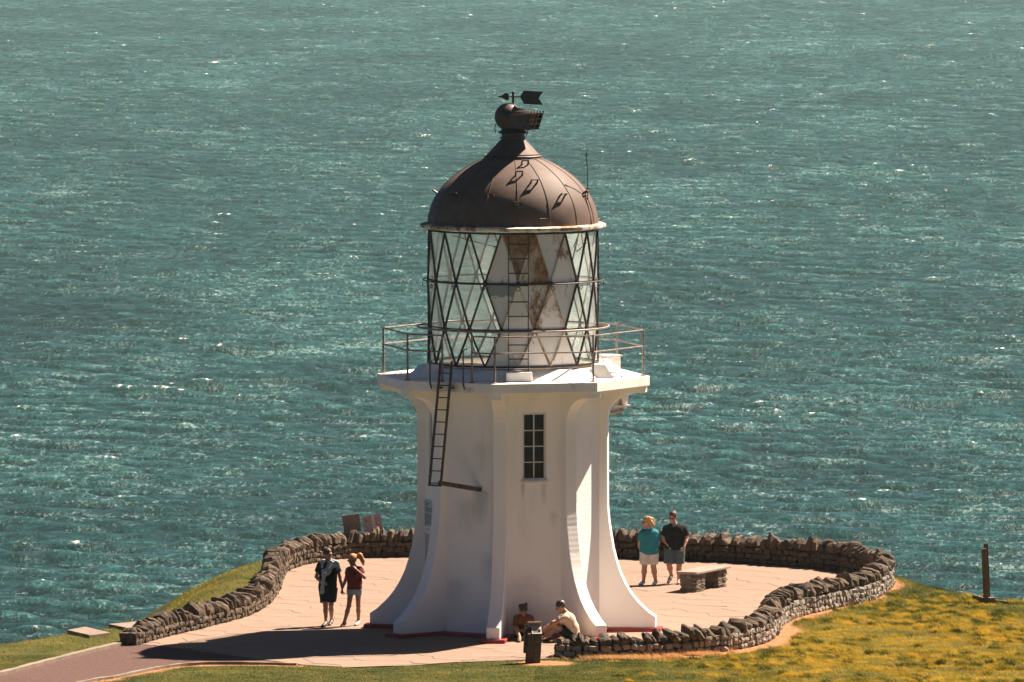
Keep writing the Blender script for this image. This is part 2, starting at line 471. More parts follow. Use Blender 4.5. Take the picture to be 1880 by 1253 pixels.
# ------------------------------------------------------------------ sea
def make_sea():
    xs = [0.0]
    while xs[-1] < 470: xs.append(xs[-1] + (1.3 if xs[-1] < 125 else 1.3 + (xs[-1] - 125) * .0085))
    xs = np.array(sorted([-q for q in xs[1:]] + xs))
    ys = [1250.0]
    while ys[-1] < 6800: ys.append(ys[-1] + (2.6 if ys[-1] < 1640 else 1.7 + (ys[-1] - 1640) * .00055))
    ys = np.array(ys)
    xs = np.r_[-8000, -3000, -1200, xs, 1200, 3000, 8000]
    ys = np.r_[-1500, -200, 600, 1100, ys, 8000, 10000, 13000]
    X, Y = np.meshgrid(xs, ys)
    r2 = np.random.default_rng(5)
    Z = np.zeros_like(X); DX = np.zeros_like(X); DY = np.zeros_like(X); J = np.zeros_like(X)
    fade = np.clip((560 - np.abs(X)) / 60, 0, 1) * np.clip((Y - 1250) / 80, 0, 1) * np.clip((7200 - Y) / 500, 0, 1)
    main = R(255)
    for i in range(46):
        lam = 4.4 * (8.5 ** (i / 45.0)); kk = 2 * math.pi / lam
        amp = .0185 * lam ** .78
        th = main + r2.normal(0, .5); ph = r2.uniform(0, 6.283)
        c, s = math.cos(th), math.sin(th)
        a = kk * (c * X + s * Y) + ph
        sa, ca = np.sin(a), np.cos(a)
        grp = .45 + 1.1 * vnoise(X / (lam * 5) + i * 7.3, Y / (lam * 5) - i * 3.1, i)   # gusts
        Z += amp * sa * grp
        DX += -.9 * amp * c * ca * grp; DY += -.9 * amp * s * ca * grp
        J += kk * amp * sa * grp
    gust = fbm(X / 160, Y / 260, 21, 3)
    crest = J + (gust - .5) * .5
    V = np.stack([X + DX * fade, Y + DY * fade, -165 + Z * fade], -1).reshape(-1, 3)
    ny, nx = X.shape
    I = np.arange(nx * ny).reshape(ny, nx)
    F = np.stack([I[:-1, :-1], I[:-1, 1:], I[1:, 1:], I[1:, :-1]], -1).reshape(-1, 4)
    me = np_mesh("sea", V, F)
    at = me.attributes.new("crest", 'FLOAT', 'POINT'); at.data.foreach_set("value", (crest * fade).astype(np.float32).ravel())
    me.polygons.foreach_set("use_smooth", np.ones(len(F), bool))
    k = NT("sea_water"); v = k.mapped(src="Object")
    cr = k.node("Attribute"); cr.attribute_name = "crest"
    def rng_(val, a, b, lo=0.0, hi=1.0):
        q = k.node("MapRange"); q.inputs[1].default_value = a; q.inputs[2].default_value = b; q.inputs[3].default_value = lo; q.inputs[4].default_value = hi
        k.l.new(val, q.inputs[0]); return q.outputs[0]
    n1 = k.noise(k.mapped((1, .6, 1), rot=(0, 0, R(-8))), .40, 4, .6)
    n2 = k.noise(k.mapped((1.0, .5, 1), rot=(0, 0, R(6))), 1.3, 4, .65)
    nrm = k.bump(k.math('ADD', n1, k.math('MULTIPLY', n2, .35)), 1.0, .8)
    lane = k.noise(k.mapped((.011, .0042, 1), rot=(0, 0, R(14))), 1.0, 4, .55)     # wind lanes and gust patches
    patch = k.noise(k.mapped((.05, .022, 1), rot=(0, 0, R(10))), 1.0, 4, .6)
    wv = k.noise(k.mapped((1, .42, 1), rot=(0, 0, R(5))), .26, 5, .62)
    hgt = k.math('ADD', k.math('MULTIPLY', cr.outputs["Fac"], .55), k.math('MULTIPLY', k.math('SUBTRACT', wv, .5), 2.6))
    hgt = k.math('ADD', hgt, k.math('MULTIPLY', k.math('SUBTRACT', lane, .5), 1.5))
    deep = k.ramp(rng_(hgt, -1.0, 1.1), [(0.0, (.001, .0055, .0065)), (.38, (.0016, .0125, .0140)), (.62, (.004, .029, .0305)), (.82, (.014, .064, .065)), (1.0, (.045, .125, .11))])  # paler crests, plus light and shade of wave faces put into the colour
    # whitecaps sit on steep crests; old foam trails as thin broken streaks
    nf = k.noise(k.mapped((1, .40, 1), rot=(0, 0, R(7))), .42, 6, .72)
    f = k.math('ADD', k.math('MULTIPLY', cr.outputs["Fac"], .75), k.math('MULTIPLY', k.math('SUBTRACT', nf, .5), 3.4))
    f = k.math('ADD', f, k.math('MULTIPLY', k.math('SUBTRACT', patch, .5), 2.2))
    caps = rng_(f, 1.02, 1.30, 0, 1.0)
    ns = k.noise(k.mapped((.8, .30, 1), rot=(0, 0, R(12))), 1.0, 6, .78)
    st = k.math('ADD', ns, k.math('MULTIPLY', k.math('SUBTRACT', patch, .5), .45))
    st = k.math('ADD', st, k.math('MULTIPLY', k.math('SUBTRACT', lane, .5), .25))
    streak = rng_(st, .560, .69, 0, .85)
    fs = k.noise(k.mapped((1.3, .42, 1), rot=(0, 0, R(-6))), 1.1, 4, .7)
    fs = k.math('ADD', fs, k.math('ADD', k.math('MULTIPLY', k.math('SUBTRACT', lane, .5), .3), k.math('MULTIPLY', cr.outputs["Fac"], .05)))
    deep = k.mix(rng_(fs, .54, .70, 0, .60), deep, (.035, .108, .107))  # flecks paint small lit wave tops into the water colour
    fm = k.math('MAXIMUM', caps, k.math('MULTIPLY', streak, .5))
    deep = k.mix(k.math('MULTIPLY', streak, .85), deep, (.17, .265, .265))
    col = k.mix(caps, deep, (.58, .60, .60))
    rg = k.math('ADD', .28, k.math('MULTIPLY', fm, .5))
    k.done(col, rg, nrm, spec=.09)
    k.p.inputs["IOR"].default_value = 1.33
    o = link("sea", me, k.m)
    tag(o, "choppy teal sea with scattered whitecaps behind the headland", "sea", kind="structure")
make_sea()

def make_haze():
    mb = MB().box((0, 5900, (-173.5 + 24.5) / 2), (15000, 13600, 198))
    o = mb.build("haze", None)
    m = bpy.data.materials.new("sea_haze"); m.use_nodes = True
    t = m.node_tree; t.nodes.clear()
    pv = t.nodes.new("ShaderNodeVolumePrincipled"); pv.inputs["Color"].default_value = (.56, .90, .90, 1)
    pv.inputs["Density"].default_value = HAZE; pv.inputs["Anisotropy"].default_value = .2
    mo = t.nodes.new("ShaderNodeOutputMaterial"); t.links.new(pv.outputs[0], mo.inputs["Volume"])
    o.data.materials.append(m)
    tag(o, "thin pale sea haze lightening the far water", "haze", kind="stuff")
HAZE = 2.6e-5
make_haze()

# ------------------------------------------------------------------ headland terrain
def soil_amount(x, y):
    dw = dist_poly(WALL[::6], x, y, closed=False)
    right = (x > .9) & (y < 13.5)
    band = .54 + .5 * (fbm(x / 1.3, y / 1.3, 31) - .5) + .35 * np.clip((6 - y) / 12, 0, 1) * (x > 3)
    a = np.clip((band - dw) / .25, 0, 1) * right
    dp = dist_poly(PATH[7:], x, y, closed=False)
    b = np.clip((.45 + .5 * (fbm(x / .6, y / .6, 33) - .5) - dp) / .2, 0, 1) * (x < -4.6)
    sg = np.clip((.75 - np.hypot((x - .75), (y + 7.75))) / .25, 0, 1)
    tr = np.clip((.16 - np.abs((y - 1.9) - .18 * (x - 8.8)) + .2 * (fbm(x / .5, y / .5, 41) - .5)) / .1, 0, 1) * (x > 7.0) * (x < 9.8)
    return np.maximum(np.maximum(a, b * .9), np.maximum(sg, tr))

def make_terrain():
    def axis(lo, hi, fine, far):
        a = list(np.arange(lo, hi + 1e-6, fine)); s = fine
        l = [a[0]]; r = [a[-1]]; 
        s = fine
        while l[-1] > -far: s *= 1.16; l.append(l[-1] - min(s, 9))
        s = fine
        while r[-1] < far: s *= 1.16; r.append(r[-1] + min(s, 9))
        return np.array(sorted(l[1:] + a + r[1:]))
    xs = axis(-13, 15, .17, 290); ys = axis(-15, 21.5, .17, 290)
    X, Y = np.meshgrid(xs, ys)
    Z = terrain(X, Y); S = soil_amount(X, Y)
    V = np.stack([X, Y, Z], -1).reshape(-1, 3)
    ny, nx = X.shape; I = np.arange(nx * ny).reshape(ny, nx)
    F = np.stack([I[:-1, :-1], I[:-1, 1:], I[1:, 1:], I[1:, :-1]], -1).reshape(-1, 4)
    me = np_mesh("ground", V, F)
    at = me.attributes.new("soil", 'FLOAT', 'POINT'); at.data.foreach_set("value", S.astype(np.float32).ravel())
    me.polygons.foreach_set("use_smooth", np.ones(len(F), bool))
    k = NT("headland_turf"); v = k.mapped()
    so = k.node("Attribute"); so.attribute_name = "soil"
    g = k.mix(k.ramp(k.noise(v, .9, 6, .65), [(.35, 0.0), (.65, 1.0)]), (.035, .048, .010), (.10, .085, .02))
    soil = k.mix(k.ramp(k.noise(v, 3.5, 6, .65), [(.3, 0.0), (.7, 1.0)]), (.27, .118, .052), (.38, .195, .10))
    soil = k.mix(k.ramp(k.noise(v, 2.2, 5, .7), [(.60, 0.0), (.7, .6)]), soil, (.36, .27, .20))
    c = k.mix(so.outputs["Fac"], g, soil)
    k.done(c, .95, k.bump(k.noise(v, 14, 6, .65), .7, .05), spec=.1)
    o = link("ground", me, k.m)
    tag(o, "grassy headland dropping away to the sea on three sides", "headland", kind="structure")
make_terrain()

def sheet(name, poly, z, mat, parent=None, thick=.04, zf=None):
    mb = MB()
    bm = bmesh.new()
    vs_ = [bm.verts.new((p[0], p[1], z if zf is None else zf(p))) for p in poly]
    f = bm.faces.new(vs_)
    if f.normal.z < 0: f.normal_flip()
    bm.normal_update()
    if f.normal.z < 0: bmesh.ops.reverse_faces(bm, faces=[f])
    r = bmesh.ops.extrude_face_region(bm, geom=[f])
    for g in r["geom"]:
        if isinstance(g, bmesh.types.BMVert): g.co.z -= thick
    bmesh.ops.recalc_face_normals(bm, faces=bm.faces)
    bmesh.ops.triangulate(bm, faces=bm.faces)
    me = bpy.data.meshes.new(name); bm.to_mesh(me); bm.free()
    return link(name, me, mat, parent)

# paved plaza: bedding sheet + every flagstone
plaza = sheet("plaza", PLAZA, -.0075, M['joint'], thick=.05)
tag(plaza, "pale pinkish flagstone paving round the foot of the lighthouse", "paving", kind="structure")
def clip_half(poly, p, nrm):
    o = []
    for i in range(len(poly)):
        a, b = poly[i], poly[(i + 1) % len(poly)]
        da = (a[0] - p[0]) * nrm[0] + (a[1] - p[1]) * nrm[1]; db = (b[0] - p[0]) * nrm[0] + (b[1] - p[1]) * nrm[1]
        if da <= 0: o.append(a)
        if da * db < 0:
            t = da / (da - db); o.append((a[0] + (b[0] - a[0]) * t, a[1] + (b[1] - a[1]) * t))
    return o
def make_flags():
    seeds = []
    row = 0; y = -9.2
    while y < 19.2:
        x = -9 + (row % 2) * .5
        while x < 10:
            seeds.append((x + random.uniform(-.27, .27), y + random.uniform(-.20, .20))); x += 1.06
        y += .84; row += 1
    S = np.array(seeds)
    PP = np.array(PLAZA)
    n = 0
    for i, s in enumerate(seeds):
        if not bool(inside(PP, np.array([s[0]]), np.array([s[1]]))[0]): continue
        if math.hypot(s[0], s[1]) < 1.3: continue
        poly = [(s[0] - 1.2, s[1] - 1.2), (s[0] + 1.2, s[1] - 1.2), (s[0] + 1.2, s[1] + 1.2), (s[0] - 1.2, s[1] + 1.2)]
        dd = np.hypot(S[:, 0] - s[0], S[:, 1] - s[1])
        for j in np.argsort(dd)[1:16]:
            q = seeds[j]; m = ((s[0] + q[0]) / 2, (s[1] + q[1]) / 2); L = dd[j]
            nr = ((q[0] - s[0]) / L, (q[1] - s[1]) / L)
            poly = clip_half(poly, (m[0] - nr[0] * .006, m[1] - nr[1] * .006), nr)
        for a, b in zip(FRONT[:-1], FRONT[1:]):
            ab = (b[0] - a[0], b[1] - a[1]); L = math.hypot(*ab)
            t = ((s[0] - a[0]) * ab[0] + (s[1] - a[1]) * ab[1]) / L / L
            if -.05 < t < 1.05:
                nr = (-ab[1] / L, ab[0] / L)
                if (s[0] - a[0]) * nr[0] + (s[1] - a[1]) * nr[1] > 0: nr = (-nr[0], -nr[1])
                if abs((s[0] - a[0]) * nr[0] + (s[1] - a[1]) * nr[1]) < 1.5: poly = clip_half(poly, a, nr)
        for _ in range(4):
            q_ = np.array(poly); bad = np.where(~inside(PP, q_[:, 0], q_[:, 1]))[0]
            done = True
            for b_ in bad:
                p_ = q_[b_]
                dw = np.hypot(WALL[:, 0] - p_[0], WALL[:, 1] - p_[1]); iw = int(np.argmin(dw))
                if dw[iw] > 1.5 or dw[iw] < .02 or p_[1] < -8.9: continue
                if (p_ - WALL[iw]) @ WN[iw] < 0: continue
                poly = clip_half(poly, WALL[iw], WN[iw]); done = False; break
            if done or len(poly) < 3: break
        if len(poly) < 3: continue
        cx = sum(p[0] for p in poly) / len(poly); cy = sum(p[1] for p in poly) / len(poly)
        m = len(poly); tx, ty = random.gauss(0, .0025), random.gauss(0, .0025); h = random.uniform(-.002, .003)
        V = []
        for p in poly:
            u, v_ = p[0] - cx, p[1] - cy
            V.append((u * .988, v_ * .988, h + tx * u + ty * v_))
        for p in poly:
            u, v_ = p[0] - cx, p[1] - cy
            V.append((u, v_, h - .005 + tx * u + ty * v_))
        for p in poly: V.append((p[0] - cx, p[1] - cy, -.03))
        F = [tuple(range(m))]
        for r in range(2): F += [(r * m + (i2 + 1) % m, r * m + i2, (r + 1) * m + i2, (r + 1) * m + (i2 + 1) % m) for i2 in range(m)]
        mb = MB().add(V, F); mb.build("flagstone", M['flag'], plaza, loc=(cx, cy, 0)); n += 1
    return n
print("flagstones", make_flags())

def pathz(p): return float(np.interp(p[1], [-260, -207, -45, -28, -13, 60], [24.5, 18.6, -2.4, -1.3, 0, 0])) - .012
path = sheet("path", PATH, 0, M['asphalt'], thick=.05, zf=pathz)
tag(path, "reddish brown asphalt path leading in from the lower corner", "path", kind="structure")
def kerb(pts, wd, hgt, label):
    P, _ = resample(catmull(pts, .1), .25)
    T = np.gradient(P, axis=0); T /= np.linalg.norm(T, axis=1)[:, None]; N = np.c_[-T[:, 1], T[:, 0]]
    mb = MB(); V = []; F = []; n = len(P)
    for i in range(n):
        z = pathz(P[i])
        for o_, h in ((-wd / 2, -.06), (-wd / 2, hgt), (wd / 2, hgt), (wd / 2, -.06)):
            q = P[i] + N[i] * o_; V.append((q[0], q[1], z + h + (random.uniform(-.006, .006) if h > 0 else 0)))
    for i in range(n - 1):
        for k_ in range(4): F.append((i * 4 + k_, i * 4 + (k_ + 1) % 4, (i + 1) * 4 + (k_ + 1) % 4, (i + 1) * 4 + k_))
    F += [(0, 1, 2, 3), tuple((n - 1) * 4 + q for q in (3, 2, 1, 0))]
    o = mb.add(V, F).build("kerb", M['concrete'])
    tag(o, label, "kerb", kind="structure")
kerb([(-8.66, -3.15), (-9.15, -4.4), (-10.15, -7.2), (-11.25, -10.4), (-13.55, -16.5), (-17.1, -24)], .17, .075, "concrete edging on the seaward side of the asphalt path")
kerb([(-14.1, -24.6), (-11.15, -16.8), (-9.28, -11.9), (-8.68, -10.9), (-8.12, -9.6), (-7.52, -8.5), (-6.85, -7.9), (-5.9, -7.84), (-4.75, -8.14)], .10, .055, "thin concrete edging between the path and the mown lawn")

# ------------------------------------------------------------------ grass
def make_grass():
    blades = []
    def scatter(n, x0, x1, y0, y1):
        x = rng.uniform(x0, x1, n); y = rng.uniform(y0, y1, n)
        keep = ~(inside(PLAZA, x, y) | inside(PATH, x, y))
        keep &= dist_poly(WALL[::5], x, y, closed=False) > .26
        x, y = x[keep], y[keep]
        s = soil_amount(x, y)
        keep = rng.uniform(0, 1, len(x)) > s * .97
        d = dist_poly(PLATEAU, x, y); ins = inside(PLATEAU, x, y)
        keep &= ins | (d < 2.0)
        return x[keep], y[keep]
    Vs = []; Cs = []
    def add(x, y, h, wd, bend, tone, zoff=0):
        n = len(x); z = terrain(x, y) - .01 + zoff
        a = rng.uniform(0, 6.283, n); b = rng.uniform(0, 6.283, n)
        ca, sa = np.cos(a) * wd / 2, np.sin(a) * wd / 2
        # wind pushes blades towards the camera's left
        dx = np.cos(b) * bend * h * .6 - bend * h * .8; dy = np.sin(b) * bend * h * .6 - bend * h * .35
        P = np.empty((n, 3, 3))
        P[:, 0] = np.c_[x - ca, y - sa, z]; P[:, 1] = np.c_[x + ca, y + sa, z]; P[:, 2] = np.c_[x + dx, y + dy, z + h]
        Vs.append(P.reshape(-1, 3)); Cs.append(np.repeat(tone, 3))
    # short lawn everywhere in view
    for n, box in ((150000, (-12.5, 3, -13.5, -6)), (190000, (.5, 14.5, -13.5, 1)), (80000, (5.5, 13.5, 1, 14)), (42000, (-13, -5.5, -5.5, 19))):
        x, y = scatter(n, *box)
        dry = np.clip((x - 2.0) / 5, 0, 1) * .55 * np.clip((4 - y) / 6 + .35, 0, 1) + (fbm(x / 1.1, y / 1.1, 51) - .5) * .75 + (fbm(x / .3, y / .3, 52, 2) - .5) * .5 + .13 + .08 * (x > 2)
        dry += np.where((x < -6) & (y > -5.5), .30, 0)
        tone = np.clip(dry + rng.normal(0, .16, len(x)), 0, 1)
        lawnr = np.clip((x - 2) / 3, 0, 1)
        h = (.022 + .018 * rng.uniform(0, 1, len(x))) * (1 + .9 * lawnr) + np.where(x < -6, .03, 0) * (y > -5.5)
        add(x, y, h, rng.uniform(.007, .013, len(x)), .7, tone)
    # tussocks on the right hand slope
    n = 0; cx = []; cy = []
    while n < 4200:
        x = random.uniform(2.0, 14); y = random.uniform(-13.5, 9)
        dens = min(1, max(0, (x - 1.5 - max(0, (y + 6) * .35)) / 5)) * float(np.clip((fbm(np.array([x / 1.6]), np.array([y / 1.6]), 61)[0] - .33) * 3.0, 0, 1))
        n += 1
        if random.random() > dens: continue
        cx.append(x); cy.append(y)
    tx = []; ty = []; th = []; tt = []
    for x, y in zip(cx, cy):
        m = random.randint(90, 190); r = random.uniform(.07, .19); hh = random.uniform(.06, .15); t0 = random.uniform(.35, 1.0)
        if random.random() < .25: t0 = random.uniform(0, .15); hh *= 1.15
        rr = r * np.sqrt(rng.uniform(0, 1, m)); aa = rng.uniform(0, 6.283, m)
        tx.append(x + rr * np.cos(aa) * 1.25); ty.append(y + rr * np.sin(aa)); hh *= 1.25; th.append(hh * rng.uniform(.55, 1.1, m) * (1 - .6 * rr / r)); tt.append(np.clip(t0 + rng.normal(0, .15, m), 0, 1))
    x = np.concatenate(tx); y = np.concatenate(ty); h = np.concatenate(th); t = np.concatenate(tt)
    k_ = ~(inside(PLAZA, x, y)) & (dist_poly(WALL[::5], x, y, closed=False) > .3) & (soil_amount(x, y) < .6)
    add(x[k_], y[k_], h[k_], rng.uniform(.008, .016, k_.sum()), .75, t[k_])
    # dry straw leaning against the wall foot
    x, y = scatter(30000, .9, 9.8, -7.4, 12)
    s = dist_poly(WALL[::5], x, y, closed=False); q = (s < .75) & (fbm(x / .5, y / .5, 71) > .50)
    x, y = x[q], y[q]
    add(x, y, rng.uniform(.04, .12, len(x)), .012, .9, np.full(len(x), 1.25))
    i = rng.uniform(1.2, 5.2, 9000); j = np.interp(i, [1.2, 3.0, 4.6, 5.2], [-6.9, -6.55, -5.75, -5.0]) + rng.normal(0, .16, 9000)
    q = (dist_poly(WALL[::5], i, j, closed=False) > .22) & (fbm(i / .45, j / .45, 77) > .5)
    add(i[q], j[q], rng.uniform(.03, .13, q.sum()), .012, .8, np.full(q.sum(), 1.25))
    V = np.concatenate(Vs); C = np.concatenate(Cs)
    F = np.arange(len(V)).reshape(-1, 3)
    me = np_mesh("grass", V, F)
    at = me.attributes.new("tone", 'FLOAT', 'POINT'); at.data.foreach_set("value", C.astype(np.float32))
    k = NT("grass_blades")
    a = k.node("Attribute"); a.attribute_name = "tone"
    ml = k.math('MULTIPLY', a.outputs["Fac"], .75)
    c = k.ramp(ml, [(0, (.030, .046, .008)), (.22, (.070, .092, .012)), (.46, (.29, .222, .023)), (.75, (.61, .395, .046)), (.95, (.58, .34, .15))])
    k.set(k.p.inputs["Base Color"], c); k.p.inputs["Roughness"].default_value = .7; k.p.inputs["Specular IOR Level"].default_value = .15
    tl = k.node("BsdfTranslucent"); k.l.new(c, tl.inputs[0])
    mx = k.node("MixShader"); mx.inputs[0].default_value = .3
    k.l.new(k.p.outputs[0], mx.inputs[1]); k.l.new(tl.outputs[0], mx.inputs[2])
    k.l.new(mx.outputs[0], k.n["Material Output"].inputs["Surface"])
    o = link("grass", me, k.m)
    tag(o, "short lawn and yellow windblown tussock grass on the headland", "grass", kind="stuff")
    print("grass tris", len(F))
make_grass()

# ------------------------------------------------------------------ stone wall
def rock_mesh(name, seed, mat, jit=.13, sq=.55):
    r = random.Random(seed)
    bm = bmesh.new(); bmesh.ops.create_cube(bm, size=1.0)
    bmesh.ops.subdivide_edges(bm, edges=bm.edges, cuts=1, use_grid_fill=True)
    for v in bm.verts:
        s = v.co.normalized() * .56
        v.co = v.co * sq + s * (1 - sq)
        v.co += Vector((r.uniform(-jit, jit), r.uniform(-jit, jit), r.uniform(-jit, jit))) * .7
    bmesh.ops.recalc_face_normals(bm, faces=bm.faces)
    me = bpy.data.meshes.new(name); bm.to_mesh(me); bm.free(); me.materials.append(mat)
    return me
def cap_mesh(name, seed, mat):
    """irregular flat slab stood on edge: x = across the wall, y = thickness, z = up (unit size)"""
    r = random.Random(seed)
    kind = seed % 3
    if kind == 0: prof = [(-.5, 0), (-.52, .35), (-.33, .75), (-.05, 1), (.25, .85), (.48, .5), (.5, 0)]
    elif kind == 1: prof = [(-.5, 0), (-.5, .55), (-.36, .88), (0, .96), (.36, .9), (.52, .5), (.48, 0)]
    else: prof = [(-.46, 0), (-.54, .4), (-.42, .62), (-.12, .78), (.22, 1.0), (.46, .72), (.5, 0)]
    P = [(a + r.uniform(-.07, .07), b + (r.uniform(-.09, .09) if b > 0 else 0)) for a, b in prof]
    V = []; n = len(P)
    for y, sc in ((-.5, .86), (-.12, 1.0), (.2, .98), (.5, .82)):
        for a, b in P: V.append((a * sc + r.uniform(-.04, .04), y + r.uniform(-.10, .10), b * (sc if b > 0 else 1) + r.uniform(-.03, .03)))
    F = [tuple(reversed(range(n))), tuple(range(3 * n, 4 * n))]
    for q in range(3): F += [(q * n + i, q * n + (i + 1) % n, (q + 1) * n + (i + 1) % n, (q + 1) * n + i) for i in range(n)]
    me = MB().add(V, F).mesh(name); me.materials.append(mat)
    return me
def make_wall():
    root = thing("stone_wall", "low dry stone wall with upright coping stones curving all round the paving", "wall", (WALL[0][0], WALL[0][1], 0))
    O = Vector(root.location)
    idx = lambda s: int(min(len(WALL) - 1, max(0, s / .05)))
    # core
    mb = MB(); V = []; F = []; st = 4; ii = list(range(0, len(WALL), st))
    for i in ii:
        h = float(wall_h(WS[i])); t = HALF - .06
        for o_, z in ((-t, -.15), (-t + .02, h - .01), (t - .02, h - .01), (t, -.15)):
            q = WALL[i] + WN[i] * o_; V.append((q[0] - O.x, q[1] - O.y, z))
    for i in range(len(ii) - 1):
        for k_ in range(4): F.append((i * 4 + k_, i * 4 + (k_ + 1) % 4, (i + 1) * 4 + (k_ + 1) % 4, (i + 1) * 4 + k_))
    F += [(0, 1, 2, 3), tuple((len(ii) - 1) * 4 + q for q in (3, 2, 1, 0))]
    mb.add(V, F).build("core", M['mortar'], root)
    # coping stones
    caps = [cap_mesh("coping_stone", 100 + i, M['cap']) for i in range(14)]
    s = .06; n = 0
    while s < WLEN - .05:
        th = random.choice((.10, .12, .14, .17, .20)) * random.uniform(.9, 1.15)
        i = idx(s + th / 2); h = float(wall_h(s)); t = WT[i]
        end = min(s, WLEN - s); sc = .8 + .2 * min(1, end / 3)
        o = bpy.data.objects.new("coping_stone", random.choice(caps)); COL.objects.link(o); o.parent = root
        lean = random.gauss(.45, .28) if s < WLEN * .5 else random.gauss(-.45, .28)
        if WLEN * .36 < s < WLEN * .6: lean = random.gauss(-.15, .25)
        tv = Vector((t[0], t[1], 0)); nv = Vector((WN[i][0], WN[i][1], 0)) * random.choice((1, -1)); up = Vector((0, 0, 1))
        yv = tv * math.cos(lean) + up * math.sin(lean); zv = up * math.cos(lean) - tv * math.sin(lean)
        Rm = Matrix((nv, yv, nv.cross(yv))).transposed()
        if Rm.col[2].z < 0: Rm = Matrix((-nv, yv, (-nv).cross(yv))).transposed()
        yaw = Matrix.Rotation(random.gauss(0, .14), 3, 'Z')
        hh = random.choice((.25, .28, .31, .34)) * random.uniform(.9, 1.1) * sc * (1.0 if s < WLEN * .36 or s > WLEN * .6 else .95)
        off = random.uniform(-.03, .03)
        o.matrix_local = Matrix.Translation(Vector((WALL[i][0] + WN[i][0] * off - O.x, WALL[i][1] + WN[i][1] * off - O.y, h - .03 - abs(math.sin(lean)) * th * .3))) @ (yaw @ Rm).to_4x4() @ Matrix.Diagonal((random.uniform(.42, .52) * sc, th * 1.0, hh, 1))
        n += 1; s += th / math.cos(min(abs(lean), .7)) * (random.choice((.92, 1.0, 1.12, 1.25)) if not WLEN * .28 < s < WLEN * .6 else random.choice((.95, 1.03, 1.14)))
    print("coping", n)
    # face stones
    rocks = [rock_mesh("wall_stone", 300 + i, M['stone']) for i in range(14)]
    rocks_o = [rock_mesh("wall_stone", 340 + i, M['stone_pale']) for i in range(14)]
    items = []
    for side in (-1, 1):
        z = 0.0; row = 0
        while row < 5:
            s = random.uniform(0, .1)
            rh = .125 + .012 * (row % 2)
            while s < WLEN:
                wd = random.uniform(.10, .27); i = idx(s + wd / 2)
                H_ = float(wall_h(s)); zc = z + rh / 2
                if zc + rh * .35 < H_:
                    top = z + rh
                    items.append((s + wd / 2, side, zc + random.uniform(-.015, .015), wd, min(rh, H_ - z + .03) * random.uniform(.92, 1.2)))
                s += wd * .98
            z += rh; row += 1
    def seen(it):
        f = it[0] / WLEN
        if it[1] < 0: return f < .345 or (f < .5 and f > .345 and random.random() < .05)
        return f > .625
    vis = [it for it in items if seen(it)]
    # the largest in the photograph become parts
    vis.sort(key=lambda q: -q[3] * q[4] * (1.15 if q[1] > 0 else 1))
    keep = set(id(q) for q in vis[:298])
    rest = MB(); rest_o = MB()
    for it in items:
        s, side, z, wd, hh = it
        i = idx(s); t = WT[i]; nn = WN[i] * side
        p = WALL[i] + nn * (HALF - .065 + random.uniform(-.015, .02))
        Rm = Matrix((Vector((t[0], t[1], 0)), Vector((nn[0], nn[1], 0)), Vector((0, 0, 1)))).transposed()
        Rm = Rm @ Matrix.Rotation(random.gauss(0, .16), 3, 'Y') @ Matrix.Rotation(random.gauss(0, .12), 3, 'Z')
        T = Matrix.Translation((p[0] - O.x, p[1] - O.y, z)) @ Rm.to_4x4() @ Matrix.Diagonal((wd * .90, random.uniform(.14, .22), hh * .90, 1))
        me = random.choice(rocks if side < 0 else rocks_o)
        if id(it) in keep:
            o = bpy.data.objects.new("wall_stone", me); COL.objects.link(o); o.parent = root; o.matrix_local = T
        elif side > 0: rest_o.add([T @ v.co for v in me.vertices], [tuple(p_.vertices) for p_ in me.polygons])
        else:
            rest.add([T @ v.co for v in me.vertices], [tuple(p_.vertices) for p_ in me.polygons])
    # end faces
    for e, sgn in ((0, -1), (len(WALL) - 1, 1)):
        for z in (.07, .20):
            for o_ in (-.11, .09):
                p = WALL[e] + WN[e] * o_ + WT[e] * sgn * .03
                T = Matrix.Translation((p[0] - O.x, p[1] - O.y, z)) @ Matrix.Rotation(math.atan2(WT[e][1], WT[e][0]), 4, 'Z') @ Matrix.Diagonal((.17, .23, .15, 1))
                me = random.choice(rocks)
                rest.add([T @ v.co for v in me.vertices], [tuple(p_.vertices) for p_ in me.polygons])
    ro = rest.build("small_wall_stones", M['stone'], root); ro["kind"] = "stuff"
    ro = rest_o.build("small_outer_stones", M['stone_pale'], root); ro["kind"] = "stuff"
make_wall()

